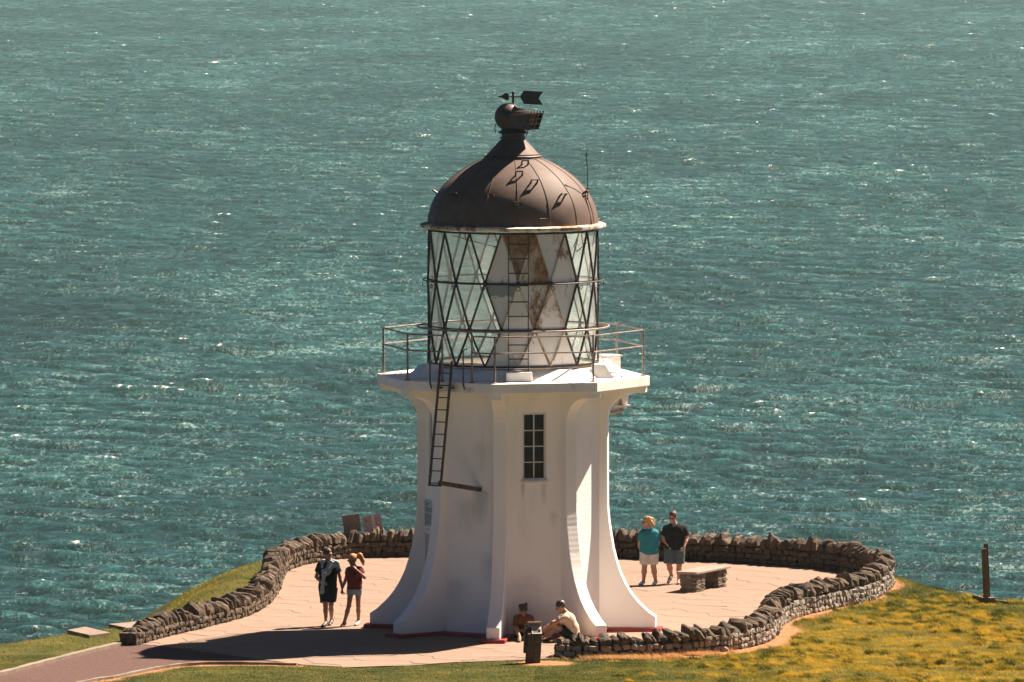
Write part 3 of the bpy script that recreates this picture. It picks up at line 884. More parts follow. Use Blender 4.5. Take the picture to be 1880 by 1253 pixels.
# ------------------------------------------------------------------ lighthouse
PHI = -7.9
def dirv(a): return Vector((math.sin(R(a)), -math.cos(R(a)), 0))
def tanv(a): return Vector((math.cos(R(a)), math.sin(R(a)), 0))
def make_lighthouse():
    L = thing("lighthouse", "white octagonal lighthouse with buttress ribs, lattice lantern and brown dome", "lighthouse", (.025, 0, 0))
    def octo(r, a0=0): return [dirv(PHI + a0 + 45 * k_) * r for k_ in range(8)]
    def octprism(mb, r0, z0, r1, z1):
        a = octo(r0); b = octo(r1)
        V = [(p.x, p.y, z0) for p in a] + [(p.x, p.y, z1) for p in b]
        F = [tuple(reversed(range(8))), tuple(range(8, 16))] + [(i, (i + 1) % 8, 8 + (i + 1) % 8, 8 + i) for i in range(8)]
        return mb.add(V, F)
    # tower body, with real openings left for the windows and the door
    RW = 2.08; AP = RW * math.cos(R(22.5)); HWF = RW * math.sin(R(22.5))
    ops = {22.5 + PHI: [(-.28, .28, 3.58, 5.12)], -67.5 + PHI: [(-.28, .28, 3.58, 5.12), (-.48, .34, .09, 2.22)]}
    mb = MB()
    for k_ in range(8):
        a = PHI + 22.5 + 45 * k_; a = (a + 180) % 360 - 180
        op = []
        for key, val in ops.items():
            if abs(key - a) < .1: op = val
        d, t = dirv(a), tanv(a)
        us = sorted({-HWF, HWF} | {o for q in op for o in q[:2]}); zs = sorted({.02, 5.63} | {o for q in op for o in q[2:]})
        P = lambda u, z, dep=0: (d * (AP - dep) + t * u + Vector((0, 0, z)))
        for i in range(len(us) - 1):
            for j in range(len(zs) - 1):
                uc, zc = (us[i] + us[i + 1]) / 2, (zs[j] + zs[j + 1]) / 2
                if any(q[0] < uc < q[1] and q[2] < zc < q[3] for q in op): continue
                mb.add([P(us[i], zs[j]), P(us[i + 1], zs[j]), P(us[i + 1], zs[j + 1]), P(us[i], zs[j + 1])], [(0, 1, 2, 3)])
        for u0, u1, z0, z1 in op:
            dp = .22
            mb.add([P(u0, z0), P(u1, z0), P(u1, z1), P(u0, z1), P(u0, z0, dp), P(u1, z0, dp), P(u1, z1, dp), P(u0, z1, dp)],
                   [(0, 4, 5, 1), (1, 5, 6, 2), (2, 6, 7, 3), (3, 7, 4, 0)])
    me = bpy.data.meshes.new("tower_wall"); me.from_pydata([tuple(p) for p in mb.v], [], mb.f)
    bm = bmesh.new(); bm.from_mesh(me); bmesh.ops.remove_doubles(bm, verts=bm.verts, dist=1e-4); bmesh.ops.recalc_face_normals(bm, faces=bm.faces); bm.to_mesh(me); bm.free()
    link("tower_wall", me, M['white'], L)
    # ribs
    prof = [(1.90, .085), (3.31, .085), (3.31, .34), (3.13, .46), (2.90, .68), (2.74, .88), (2.62, 1.08), (2.50, 1.33), (2.405, 1.62), (2.335, 1.90), (2.285, 2.20), (2.235, 2.52), (2.205, 2.85), (2.20, 3.3), (2.20, 4.80), (2.205, 4.92), (2.235, 5.06), (2.30, 5.19), (2.40, 5.30), (2.54, 5.39), (2.70, 5.45), (2.88, 5.48), (3.08, 5.485), (3.08, 5.628), (1.90, 5.628)]
    for k_ in range(8):
        a = PHI + 45 * k_; d, t = dirv(a), tanv(a)
        wdt = .155
        mb = MB().prism(prof, -wdt, wdt, lambda r, z, h: d * r + t * h + Vector((0, 0, z)))
        o = mb.build("rib", M['white_rib'], L, bevel=.012)
    # red plinth
    mb = MB(); octprism(mb, 2.42, 0.0, 2.40, .078)
    pl = mb.build("plinth", M['red'], L)
    for k_ in range(8):
        a = PHI + 45 * k_; d, t = dirv(a), tanv(a)
        Mx = Matrix((t, d, Vector((0, 0, 1)))).transposed()
        MB().box(d * 2.86, (.58, 1.16, .082), Mx).build("plinth_foot", M['red'], L, bevel=.012, loc=(0, 0, .0415))
    # gallery
    mb = MB(); octprism(mb, 3.16, 5.632, 3.16, 5.86)
    mb.build("gallery_floor", M['white_slab'], L, bevel=.015)
    mb = MB(); octprism(mb, 2.42, 5.862, 2.06, 6.09)
    mb.build("lantern_curb", M['white_slab'], L, bevel=.02)
    for a in (-62, 68, 112):                    # haunches beside the curb
        d, t = dirv(a), tanv(a); Mx = Matrix((t, d, Vector((0, 0, 1)))).transposed()
        V = []
        for z, s_ in ((0, 1), (.30, .55)):
            for u, r in ((-.34, 2.0), (.34, 2.0), (.30, 2.62), (-.30, 2.62)): V.append(Mx @ Vector((u * s_, r if r < 2.1 else 2.0 + (r - 2.0) * s_, 5.863 + z)))
        MB().add(V, [(3, 2, 1, 0), (4, 5, 6, 7), (0, 1, 5, 4), (1, 2, 6, 5), (2, 3, 7, 6), (3, 0, 4, 7)]).build("curb_haunch", M['white_slab'], L, bevel=.02)
    d, t = dirv(3.3), tanv(3.3); Mx = Matrix((t, d, Vector((0, 0, 1)))).transposed()
    MB().box(d * 2.27 + Vector((0, 0, 5.97)), (.60, .34, .214), Mx).build("ladder_step", M['white_slab'], L, bevel=.015)

    # windows
    def window(a, u0, u1, z0, z1):
        d, t = dirv(a), tanv(a); up = Vector((0, 0, 1)); Mx = Matrix((t, d, up)).transposed()
        c = (u0 + u1) / 2; fw = .045
        P = lambda u, z, r: d * r + t * u + up * z
        mb = MB(); r = AP - .075
        mb.box(P(u0 + fw / 2, (z0 + z1) / 2, r), (fw, .09, z1 - z0), Mx); mb.box(P(u1 - fw / 2, (z0 + z1) / 2, r), (fw, .09, z1 - z0), Mx)
        mb.box(P(c, z0 + fw / 2, r), (u1 - u0 - 2 * fw, .088, fw), Mx); mb.box(P(c, z1 - fw / 2, r), (u1 - u0 - 2 * fw, .088, fw), Mx)
        mb.box(P(c, z0 - .03, AP + .012), (u1 - u0 + .08, .07, .05), Mx)
        wn = mb.build("window", M['white_frame'], L)
        gw = (u1 - u0 - 2 * fw) / 2; gh = (z1 - z0 - 2 * fw) / 4
        MB().box(P(c, (z0 + z1) / 2, r + .012), (.026, .03, z1 - z0 - 2 * fw), Mx).build("glazing_bar", M['white_frame'], wn)
        for j in range(1, 4):
            MB().box(P(c, z0 + fw + gh * j, r + .012), (u1 - u0 - 2 * fw, .026, .022), Mx).build("glazing_bar", M['white_frame'], wn)
        for i in range(2):
            for j in range(4):
                tl = Matrix.Rotation(random.gauss(0, .01), 3, 'Z')
                MB().box(P(u0 + fw + gw * (i + .5), z0 + fw + gh * (j + .5), r - .006), (gw, .008, gh), Mx @ tl).build("pane", M['dark_glass'], wn)
    window(22.5 + PHI, -.28, .28, 3.58, 5.12)
    window(-67.5 + PHI, -.28, .28, 3.58, 5.12)
    # door and plaque
    a = -67.5 + PHI; d, t = dirv(a), tanv(a); up = Vector((0, 0, 1)); Mx = Matrix((t, d, up)).transposed()
    dm = simple("grey_door_paint", (.22, .22, .21), (.16, .16, .155), 5, .5)
    dr = MB().box(d * (AP - .15) + t * -.07 + up * 1.155, (.78, .05, 2.10), Mx).build("door", dm, L)
    fr_ = MB()
    for u in (-.52, .38): fr_.box(d * (AP + .012) + t * u + up * 1.17, (.07, .05, 2.2), Mx)
    fr_.box(d * (AP + .014) + t * -.07 + up * 2.27, (1.02, .055, .09), Mx)
    fr_.build("door_frame", M['white_frame'], L)
    MB().tube([d * (AP - .12) + t * .2 + up * 1.05, d * (AP - .06) + t * .2 + up * 1.05, d * (AP - .06) + t * .1 + up * 1.05], .012).build("handle", M['iron'], dr)
    pm = simple("plaque_board", (.42, .50, .48), (.36, .43, .42), 6, .5)
    pq = MB().box(d * (AP + .02) + t * -.06 + up * 2.68, (1.0, .03, .60), Mx).build("plaque", pm, L)
    tl = MB(); inkm = simple("plaque_ink", (.05, .06, .06))
    for j in range(14):
        if j in (2, 6): continue
        tl.box(d * (AP + .037) + t * (-.06 + (-.25 if j < 2 else -.03 if j % 3 else 0)) + up * (2.92 - j * .036), (.35 if j < 2 else .86 if j % 3 else .9, .004, .014), Mx)
    tl.build("lettering", inkm, pq)["kind"] = "stuff"
    for u in (-.5, .38):
        for z in (2.42, 2.94): MB().box(d * (AP + .04) + t * u + up * z, (.03, .012, .03), Mx).build("bolt", M['iron'], pq)

    # gallery railing
    RP = 3.01; zt, zm, zb = 6.91, 6.54, 5.86
    rl = MB(); C = octo(RP)
    for k_ in range(8):
        a, b = C[k_], C[(k_ + 1) % 8]
        for z in (zt, zm):
            if k_ == 7:                       # opening for the outside ladder
                p, q = a.lerp(b, .40), a.lerp(b, .74)
                rl.tube([(a.x, a.y, z), (p.x, p.y, z)], .018); rl.tube([(q.x, q.y, z), (b.x, b.y, z)], .018)
            else: rl.tube([(a.x, a.y, z), (b.x, b.y, z)], .018)
    rail = rl.build("railing", M['rail'], L, smooth=40)
    def post(p):
        mb = MB(); mb.tube([(p.x, p.y, zb + .015), (p.x, p.y, zt + .02)], .024, 10); mb.lathe([(.07, 0), (.07, .016), (.035, .03)], 12, (p.x, p.y, zb))
        mb.build("railing_post", M['rail'], rail, smooth=40)
    for p in C: post(p)
    a, b = C[7], C[0]
    for f in (.40, .74): post(a.lerp(b, f))
    for f in (.30, .68):                      # grab handles either side of the ladder
        p = a.lerp(b, f); o_ = dirv(-22.5 + PHI - 0)
        e = p + o_ * .16
        MB().tube([(p.x, p.y, 6.62), (e.x, e.y, 6.60), (e.x, e.y, 6.2), (e.x, e.y, 5.82), (e.x + .03, e.y, 5.72), (p.x + o_.x * .02 + .05, p.y + o_.y * .02, 5.68)], .017).build("grab_handle", M['iron'], rail, smooth=40)

    # outside ladder hung from the gallery
    a = -22.5 + PHI; d, t = dirv(a), tanv(a)
    top = d * 3.02 + t * .02 + up * 6.36; bot = d * 3.10 + t * -.235 + up * 3.52
    lad = MB()
    hw = .15
    for s_ in (-1, 1): lad.bar(top + t * hw * s_, bot + t * hw * s_, .052, .04, up=t)
    lad = lad.build("outside_ladder", M['iron'], L)
    for j in range(10):
        f = .10 + j * .098
        c = top.lerp(bot, f); MB().tube([c - t * hw, c + t * hw], .013).build("rung", M['iron'], lad)
    for s_ in (-1, 1):
        MB().bar(d * 2.93 + t * (hw * s_ + .0) + up * 5.74, d * 3.06 + t * (hw * s_ + .0) + up * 5.74, .04).build("ladder_bracket", M['iron'], lad)
    MB().bar(bot + t * .1 + d * -.02 + up * .06, d * (AP + .01) + t * .28 + up * 3.36, .075, .10).build("ladder_strut", M['dark_wood'], lad)
    MB().bar(bot - t * .17, bot + t * .17, .04).build("rung", M['iron'], lad)

    # lantern
    RL = 1.955; ZR = [6.16, 7.0, 8.06, 9.20]
    nod = []
    for i, z in enumerate(ZR):
        sh = 11.25 if i % 2 == 0 else 0
        nod.append([dirv(PHI + sh + 22.5 * j) * RL + up * z for j in range(16)])
    def ring(i):
        fm = MB(); wd = .025 if i in (0, 3) else .016; hz = .022 if i in (0, 3) else .014; V = []; F = []
        for p in nod[i]:
            o_ = Vector((p.x, p.y, 0)).normalized()
            V += [p - o_ * wd - up * hz, p + o_ * wd - up * hz, p + o_ * wd + up * hz, p - o_ * wd + up * hz]
        for j in range(16):
            m = (j + 1) % 16
            F += [(j * 4 + q, j * 4 + (q + 1) % 4, m * 4 + (q + 1) % 4, m * 4 + q) for q in range(4)]
        return fm.add(V, F)
    frame = ring(0).build("lantern_frame", M['bar'], L)
    for i in (1, 2, 3): ring(i).build("frame_ring", M['bar'], frame)
    barm = {}
    for i in range(3):
        for j in range(16):
            p = nod[i][j]
            js = (j, (j + 1) % 16) if i % 2 == 0 else (j, (j - 1) % 16)
            for q in js:
                MB().bar(p, nod[i + 1][q], .034, .042, up=(p.x, p.y, 0)).build("lattice_bar", M['bar_white'] if -12 < (lambda c_: math.degrees(math.atan2(c_.x, -c_.y)))(p + nod[i + 1][q]) < 41 else M['bar'], frame)
    for i in range(4):
        for j in range(16):
            if i in (1, 2):
                p = nod[i][j]; dd = Vector((p.x, p.y, 0)).normalized(); Mx = Matrix((dd.cross(up) * -1, dd, up)).transposed()
                MB().lathe([(.0, -.03), (.055, -.028), (.055, .028), (0, .03)], 8).build("node_plate", M['bar'], frame).matrix_local = Matrix.Translation(p) @ (Mx @ Matrix.Rotation(R(90), 3, 'X')).to_4x4()
    # triangular panes and blanked panels
    def ang(p): return math.degrees(math.atan2(p.x, -p.y))
    for i in range(3):
        lo, hi = nod[i], nod[i + 1]
        tris = []
        for j in range(16):
            if i % 2 == 0: tris += [(lo[j], lo[(j + 1) % 16], hi[(j + 1) % 16]), (hi[j], hi[(j + 1) % 16], lo[j])]
            else: tris += [(lo[j], lo[(j + 1) % 16], hi[j]), (hi[j], hi[(j + 1) % 16], lo[(j + 1) % 16])]
        for tr_ in tris:
            c = (tr_[0] + tr_[1] + tr_[2]) / 3; an = ang(c)
            nn = Vector((c.x, c.y, 0)).normalized()
            q = [c + (p - c) * .965 for p in tr_]
            th = .008
            V = [p - nn * (.012) for p in q] + [p - nn * (.012 + th) for p in q]
            mb = MB().add(V, [(0, 1, 2), (5, 4, 3), (0, 3, 4, 1), (1, 4, 5, 2), (2, 5, 3, 0)])
            blank = -14 < an < 42
            if not blank: mb.build("glass_pane", M['glass'], frame); continue
            inv = tr_[0].z > tr_[2].z
            m = M['panel']
            if i == 2 and abs(an - 3) < 4: m = M['panel_full']
            elif i == 2 and abs(an - 14.6) < 4: m = M['panel_rust'] if not inv else M['panel_mid']
            elif i == 1 and abs(an + 8) < 6: m = M['panel_peel']
            elif i == 1 and abs(an - 14.6) < 6: m = M['panel_mid']
            elif i == 1 and an > 24: m = M['panel_mid'] if an < 30 else M['panel']
            mb.build("blank_panel", m, frame)
    # hoops outside the lattice
    def hoop(r, z, rad, m, name, n=64):
        return MB().tube([dirv(360 * j / n) * r + up * z for j in range(n)], rad, 8, closed=True).build(name, m, L, smooth=60)
    h1 = hoop(2.075, 8.05, .016, M['iron'], "hand_hoop"); h2 = hoop(2.20, 6.98, .024, M['rail'], "hand_hoop")
    for j in range(16):
        dd = dirv(PHI + 22.5 * j); MB().bar(dd * 1.97 + up * 6.985, dd * 2.19 + up * 6.985, .03).build("hoop_bracket", M['rail'], h2)
        dd = dirv(PHI + 11.25 + 22.5 * j); MB().tube([dd * 2.075 + up * 8.0 + tanv(PHI + 11.25 + 22.5 * j) * .045 * math.cos(q) + up * (.045 * math.sin(q) - .05) for q in np.linspace(0, 6.28, 9)[:-1]], .010, 6, closed=True).build("hook", M['iron'], h1)
    # floor and pedestal inside
    MB().lathe([(0, 6.092), (1.92, 6.092), (1.92, 6.12), (0, 6.121)], 32).build("lantern_room_floor", simple("lantern_floor_boards", (.42, .33, .25), (.3, .24, .18), 4), L)
    MB().tube([dirv(-60) * 1.6 + up * 9.1, dirv(-30) * 1.2 + up * 8.9, dirv(0) * .8 + up * 8.75, dirv(20) * .9 + up * 8.5], .012).build("cable", M['iron'], L)
    MB().tube([dirv(62) * 1.7 + up * 9.15, dirv(60) * 1.6 + up * 8.85, dirv(66) * 1.6 + up * 8.72, dirv(80) * 1.7 + up * 8.9], .012).build("cable", M['iron'], L)
    # ladder on the lantern face
    ld = MB(); a = 3.3; d, t = dirv(a), tanv(a); rr = 2.10
    for s_ in (-1, 1): ld.tube([d * rr + t * .225 * s_ + up * 6.06, d * rr + t * .225 * s_ + up * 9.24], .012, 6)
    ld = ld.build("lantern_ladder", M['iron'], L)
    for z in (6.36, 6.68, 6.98, 7.33, 7.66, 8.03, 8.31, 8.64, 8.97): MB().tube([d * rr - t * .225 + up * z, d * rr + t * .225 + up * z], .014, 6).build("rung", M['iron'], ld)
    MB().box(d * 2.1 + up * 6.05, (.5, .1, .02), Matrix((t, d, up)).transposed()).build("ladder_foot", M['panel_rust'], ld)

    # eave and dome
    MB().lathe([(1.90, 9.235), (2.08, 9.245), (2.13, 9.275), (2.13, 9.325), (2.06, 9.352), (1.90, 9.356)], 64).build("eave", M['eave'], L, smooth=40)
    dp = [(1.955, 9.345), (1.95, 9.42), (1.925, 9.58), (1.88, 9.74), (1.82, 9.89), (1.735, 10.03), (1.62, 10.18), (1.48, 10.33), (1.34, 10.45), (1.18, 10.56), (1.03, 10.655), (.88, 10.735), (.74, 10.80), (.62, 10.845), (.56, 10.86)]
    dome = MB().lathe(dp, 96).build("dome", M['dome'], L, smooth=40)
    for k_ in range(16):
        a = PHI + 11.25 + 22.5 * k_; d, t = dirv(a), tanv(a)
        MB().tube([d * (r + .004) + up * (z + .003) for r, z in dp[:-1]], .008, 5).build("seam", M['dome'], dome, smooth=60)
    def rz_at(z):
        return float(np.interp(z, [q[1] for q in dp], [q[0] for q in dp]))
    br = [(-90, 10.03), (-48, 10.03), (-17, 10.03), (3, 9.86), (40, 10.03), (70, 10.05), (18.5, 10.33), (6, 10.50), (17, 10.72), (20, 9.52), (110, 10.03), (150, 10.03)]
    for a, z in br:                            # folding step irons
        d, t = dirv(a), tanv(a); r = rz_at(z)
        nn = Vector((rz_at(z + .05) - rz_at(z - .05), 0, 0)); sl = Vector((.1, 0, rz_at(z - .05) - rz_at(z + .05))).normalized()
        nv = (d * sl.x + up * sl.z).normalized(); p = d * r + up * z
        w_ = .075; h_ = .115 if z > 9.7 else .05
        MB().tube([p - t * w_ - nv * .01, p - t * w_ + nv * h_, p + t * w_ + nv * h_, p + t * w_ - nv * .01], .024, 6).build("step_iron", M['iron'], dome)
    MB().lathe([(.66, 10.815), (.67, 10.835), (.63, 10.90), (.60, 10.905), (.60, 10.93), (.585, 10.935), (.29, 11.255), (.27, 11.26)], 48).build("dome_cap", M['dome'], L, smooth=30)
    MB().tube([dirv(360 * j / 48) * .640 + up * 10.872 for j in range(48)], .030, 6, closed=True).build('cap_shade_ring', M['iron'], dome, smooth=60)  # dark ring added to draw the shade line under the cap
    MB().lathe([(.275, 11.25), (.275, 11.29), (.31, 11.295), (.31, 11.315), (.265, 11.32), (.265, 11.40), (.33, 11.405), (.36, 11.415), (.29, 11.46), (.25, 11.50), (.22, 11.62)], 32).build("ventilator_neck", M['cowl'], L, smooth=40)
    # rotating cowl: ball and square hood with a grated mouth
    cw = MB(); c = Vector((-.11, 0, 11.78))
    cw.lathe([(.0, -.32)] + [(.315 * math.cos(R(q)), .32 * math.sin(R(q))) for q in range(-80, 90, 10)] + [(0, .32)], 32, c)
    cowl = cw.build("ventilator_cowl", M['cowl'], L, smooth=60)
    ax = Vector((math.cos(R(-32)), math.sin(R(-32)), 0)); sd = Vector((-ax.y, ax.x, 0))
    o_ = Vector((-.11, .0, 11.78)); hw_ = .255
    def hp(l, s_, z): return o_ + ax * l + sd * s_ + up * z
    t0, t1 = .22, .23; L1, L0 = .80, .66
    # hood walls as a hollow duct (arched top)
    n_ = 7; ring0 = []; ring1 = []
    for q in range(n_):
        f = q / (n_ - 1); s_ = -hw_ + 2 * hw_ * f; arch = .20 * math.sin(math.pi * f)
        ring0.append(hp(.02, s_ * .98, .05 + arch)); ring1.append(hp(L1, s_, .10 + arch * .05))
    ring0 += [hp(.02, hw_ * .98, -t1), hp(.02, -hw_ * .98, -t1)]; ring1 += [hp(L0, hw_, -t1 - .05), hp(L0, -hw_, -t1 - .05)]
    m_ = len(ring0)
    MB().add(ring0 + ring1, [(i, (i + 1) % m_, m_ + (i + 1) % m_, m_ + i) for i in range(m_)] + [tuple(range(m_))]).build("hood", M['cowl'], cowl).modifiers.new("thickness", 'SOLIDIFY').thickness = .012
    gm_ = simple("rusty_grille", (.30, .12, .07), (.16, .08, .05), 20, .8)
    def mp(s_, f): return hp(L0 + (L1 - L0) * f - .02, s_, -t1 - .04 + (.09 + t1 + .04) * f)
    for f in (.05, .35, .65, .95): MB().bar(mp(-hw_, f), mp(hw_, f), .014).build("grille_bar", M['rail'] if f in (.35, .65) else gm_, cowl)
    for s_ in (-.24, -.08, .08, .24): MB().bar(mp(s_, 0), mp(s_, 1), .014).build("grille_bar", M['rail'] if abs(s_) < .1 else gm_, cowl)
    for q in range(5):
        s_ = -hw_ + hw_ * 2 * q / 4; MB().box(hp(L1 - .02, s_, .13), (.03, .03, .05)).build("stud", M['cowl'], cowl)
    mb = MB().add([mp(-hw_, 0) - ax * .14, mp(hw_, 0) - ax * .14, mp(hw_, 1) - ax * .14, mp(-hw_, 1) - ax * .14], [(0, 1, 2, 3)]); mb.build("mouth_baffle", gm_, cowl).modifiers.new("thickness", 'SOLIDIFY').thickness = .01
    MB().tube([(-.40, -.02, 11.62), (-.42, -.02, 11.52), (-.40, -.02, 11.42)], .012).build("stay", M['cowl'], cowl)
    MB().tube([(.33, -.05, 11.52), (.34, -.05, 11.42), (.30, -.05, 11.36)], .012).build("stay", M['cowl'], cowl)
    # wind vane
    pz = 12.24
    vn = MB().tube([(0, 0, 12.02), (0, 0, 12.33)], .028, 10); vn.lathe([(0, 0), (.035, .01), (.028, .04), (0, .06)], 10, (0, 0, 12.32))
    vn.tube([(-.34, 0, pz), (.30, 0, pz)], .014, 8)
    vane = vn.build("wind_vane", M['vane'], L, smooth=40)
    yw = lambda u, v_, h: Vector((u, h - .05 * u, pz + v_))
    MB().prism([(-.36, .004), (-.25, .035), (-.20, .075), (-.15, .092), (-.10, .075), (-.088, .0), (-.10, -.06), (-.13, -.092), (-.19, -.06), (-.25, -.03)], -.03, .03, yw).build("arrow_head", M['vane'], vane, bevel=.01)
    MB().prism([(.155, .0), (.247, .142), (.69, .118), (.585, -.03), (.68, -.185), (.247, -.165)], -.009, .009, yw).build("arrow_tail", M['vane'], vane)
    # lightning rod
    a = 66; d = dirv(a)
    p0 = d * 1.97 + up * 9.36
    MB().tube([p0, d * 1.88 + up * 9.75, d * 1.80 + up * 9.98], .012, 6).build("lightning_rod_lower", M['iron'], L)
    b0 = Vector((1.71, -.6, 9.92))
    rod = MB().tube([b0, b0 + Vector((-.01, 0, .55)), b0 + Vector((-.04, 0, 1.08))], .012, 6)
    tp = b0 + Vector((-.035, 0, .96))
    rod.tube([tp, tp + Vector((-.05, 0, .09))], .008, 5); rod.tube([tp, tp + Vector((.05, 0, .09))], .008, 5)
    rod.tube([b0 + Vector((0, 0, .1)), b0 + Vector((-.12, .05, .06))], .01, 5); rod.tube([b0 + Vector((0, 0, .0)), b0 + Vector((-.07, .05, -.04))], .01, 5)
    rod.build("lightning_rod", M['iron'], L)

    # fittings on the far right of the gallery
    d, t = dirv(122), tanv(122); Mx = Matrix((t, d, up)).transposed()
    bx = MB().box(d * 2.55 + up * 6.03, (.55, .42, .34), Mx).build("equipment_box", M['white_frame'], L, bevel=.015)
    MB().box(d * 2.55 + up * 6.215, (.62, .50, .03), Mx).build("box_lid", M['white_frame'], bx)
    d2 = dirv(112)
    pp = MB().tube([d2 * 2.1 + up * 4.92, d2 * 2.55 + up * 4.93, d2 * 2.72 + up * 4.97, d2 * 2.64 + up * 5.25, d2 * 2.52 + up * 5.55], .045, 10)
    pipe = pp.build("drain_pipe", simple("tan_pipe", (.42, .30, .22), (.3, .18, .12), 9, .5), L, smooth=50)
    d, t = dirv(118), tanv(118); Mx = Matrix((t, d, up)).transposed()
    MB().box(d * 2.70 + up * 5.26, (.62, .30, .36), Mx @ Matrix.Rotation(R(-18), 3, 'Y')).build("junction_box", M['white_frame'], L, bevel=.01)
    MB().box(d * 2.72 + up * 5.06, (.72, .36, .05), Mx).build("junction_box_shelf", M['white_frame'], L)
make_lighthouse()

# ------------------------------------------------------------------ bench
def make_bench():
    ax = math.atan2(1.14, .55)
    b = thing("stone_bench", "concrete topped bench on two stacked slate piers by the back wall", "bench", (4.61, 9.82, 0), ax)
    mb = MB(); n = 13
    V = []; 
    out_ = [(-.98, -.27), (-.5, -.285), (.1, -.275), (.6, -.285), (.99, -.27), (1.0, .26), (.4, .28), (-.3, .27), (-.97, .275)]
    MB().prism(out_, .435, .495, lambda u, v_, h: Vector((u, v_, h))).build("bench_top", M['bench_top'], b, bevel=.012)
    st = [rock_mesh("slate", 700 + i, M['bench_stone'], .07, .8) for i in range(8)]
    for cx in (-.64, .63):
        p = MB().box((cx, 0, .215), (.34, .36, .43)).build("pier", simple("pier_core_rock", (.06, .05, .04)), b)
        nl = 9; lh = .432 / nl
        for l in range(nl):
            z = lh * (l + .5); sh = random.uniform(-.04, .04)
            for (x0, y0, sx, sy) in ((cx - .12 + sh, -.15, .23, .14), (cx + .12 + sh, -.15, .23, .14), (cx - .12 - sh, .15, .23, .14), (cx + .12 - sh, .15, .23, .14), (cx - .17, sh, .14, .24), (cx + .17, sh, .14, .24)):
                o = bpy.data.objects.new("slate", random.choice(st)); COL.objects.link(o); o.parent = p
                o.matrix_local = Matrix.Translation((x0 + random.uniform(-.012, .012), y0 + random.uniform(-.012, .012), z)) @ Matrix.Rotation(random.gauss(0, .06), 4, 'Z') @ Matrix.Diagonal((sx * 1.02, sy * 1.05, lh * random.uniform(.86, 1.05), 1))
make_bench()

# ------------------------------------------------------------------ lectern sign, boards, post, slabs
def make_sign():
    s = thing("information_post", "dark timber information post with a sloping white plate on the lawn edge", "sign", (.45, -7.72, -.02), R(8))
    lean = lambda p: Vector((p[0] + p[2] * .06, p[1] + p[2] * .02, p[2]))
    def pris(name, prof, x0, x1, mat, parent=s, bev=.008):
        return MB().prism(prof, x0, x1, lambda y, z, h: lean((h, y, z))).build(name, mat, parent, bevel=bev)
    pris("post_board", [(-.10, -.15), (.06, -.15), (.06, .80), (-.10, .66)], -.155, .0, M['dark_wood'])
    pris("post_board", [(-.10, -.15), (.06, -.15), (.06, .805), (-.10, .665)], .004, .165, M['dark_wood'])
    pris("side_board", [(-.03, .24), (.12, .24), (.12, .86), (-.03, .80)], -.205, -.158, M['dark_wood'])
    pris("ridge_board", [(.062, .70), (.12, .70), (.13, .92), (.03, .925), (.03, .90), (.062, .86)], -.150, .168, simple("ridge_timber", (.34, .24, .17), (.25, .17, .12), 9, .8))
    pm = simple("white_info_plate", (.62, .55, .48), (.5, .43, .37), 7, .5)
    pl = pris("info_plate", [(-.10, .672), (.055, .815), (.050, .822), (-.107, .680)], -.06, .155, pm, bev=0)
    t = MB(); f = lambda x, q: lean((x, -.1065 + .155 * q, .683 + .143 * q))
    for q in (.22, .38, .54, .70):
        a, b_ = f(-.03, q), f(.06 + .05 * random.random(), q)
        t.bar(a, b_, .012, .003)
    for q in (.3, .45, .6): t.bar(f(.09, q), f(.14, q), .03, .003)
    t.build("lettering", simple("plate_ink", (.07, .06, .05)), pl)["kind"] = "stuff"
make_sign()

def make_boards():
    k = NT("rust_weathered_board"); v = k.mapped((3, 3, 30))
    c = k.mix(k.ramp(k.noise(v, 3, 5, .7), [(.35, 0.0), (.65, 1.0)]), (.30, .20, .15), (.55, .42, .36))
    rustb = k.done(c, .6, k.bump(k.noise(v, 8, 3), .3, .01))
    brown = simple("brown_weathered_board", (.17, .12, .10), (.24, .16, .13), 12, .7, .3, 30)
    leg = M['dark_wood']
    for (x, lab, m, tilt, w_) in ((-4.02, "dull brown slatted information board just behind the far wall, nearer the lighthouse couple", brown, -.13, .43), (-3.50, "pale pink streaked slatted information board just behind the far wall", rustb, -.17, .47)):
        if m is brown: lab = "dull brown slatted information board behind the far stone wall"
        b = thing("information_board", lab, "sign board", (x, 18.95, 0), R(4), "boards behind the far wall")
        Mx = Matrix.Rotation(tilt, 3, 'Y') @ Matrix.Rotation(R(0 if m is brown else -22), 3, 'X')
        c = Vector((0, 0, .80))
        MB().box(c + Mx @ Vector((0, .022, 0)), (w_, .02, .44), Mx).build("backing", leg, b)
        for j in range(7):
            MB().box(c + Mx @ Vector((0, 0, -.19 + j * .0635)), (w_, .022, .058), Mx @ Matrix.Rotation(random.gauss(0, .01), 3, 'X')).build("slat", m, b)
        if m is rustb: MB().box(c + Mx @ Vector((.03, -.016, 0)), (.075, .010, .44), Mx).build("strap", simple("pale_strap", (.62, .50, .45)), b)
        z0 = float(terrain(np.array([x]), np.array([18.95]))[0])
        for s_ in (-.13, .13): MB().bar((s_, .05, z0 - .2), (s_ - .03, .05, .86), .07).build("leg", leg, b)
make_boards()

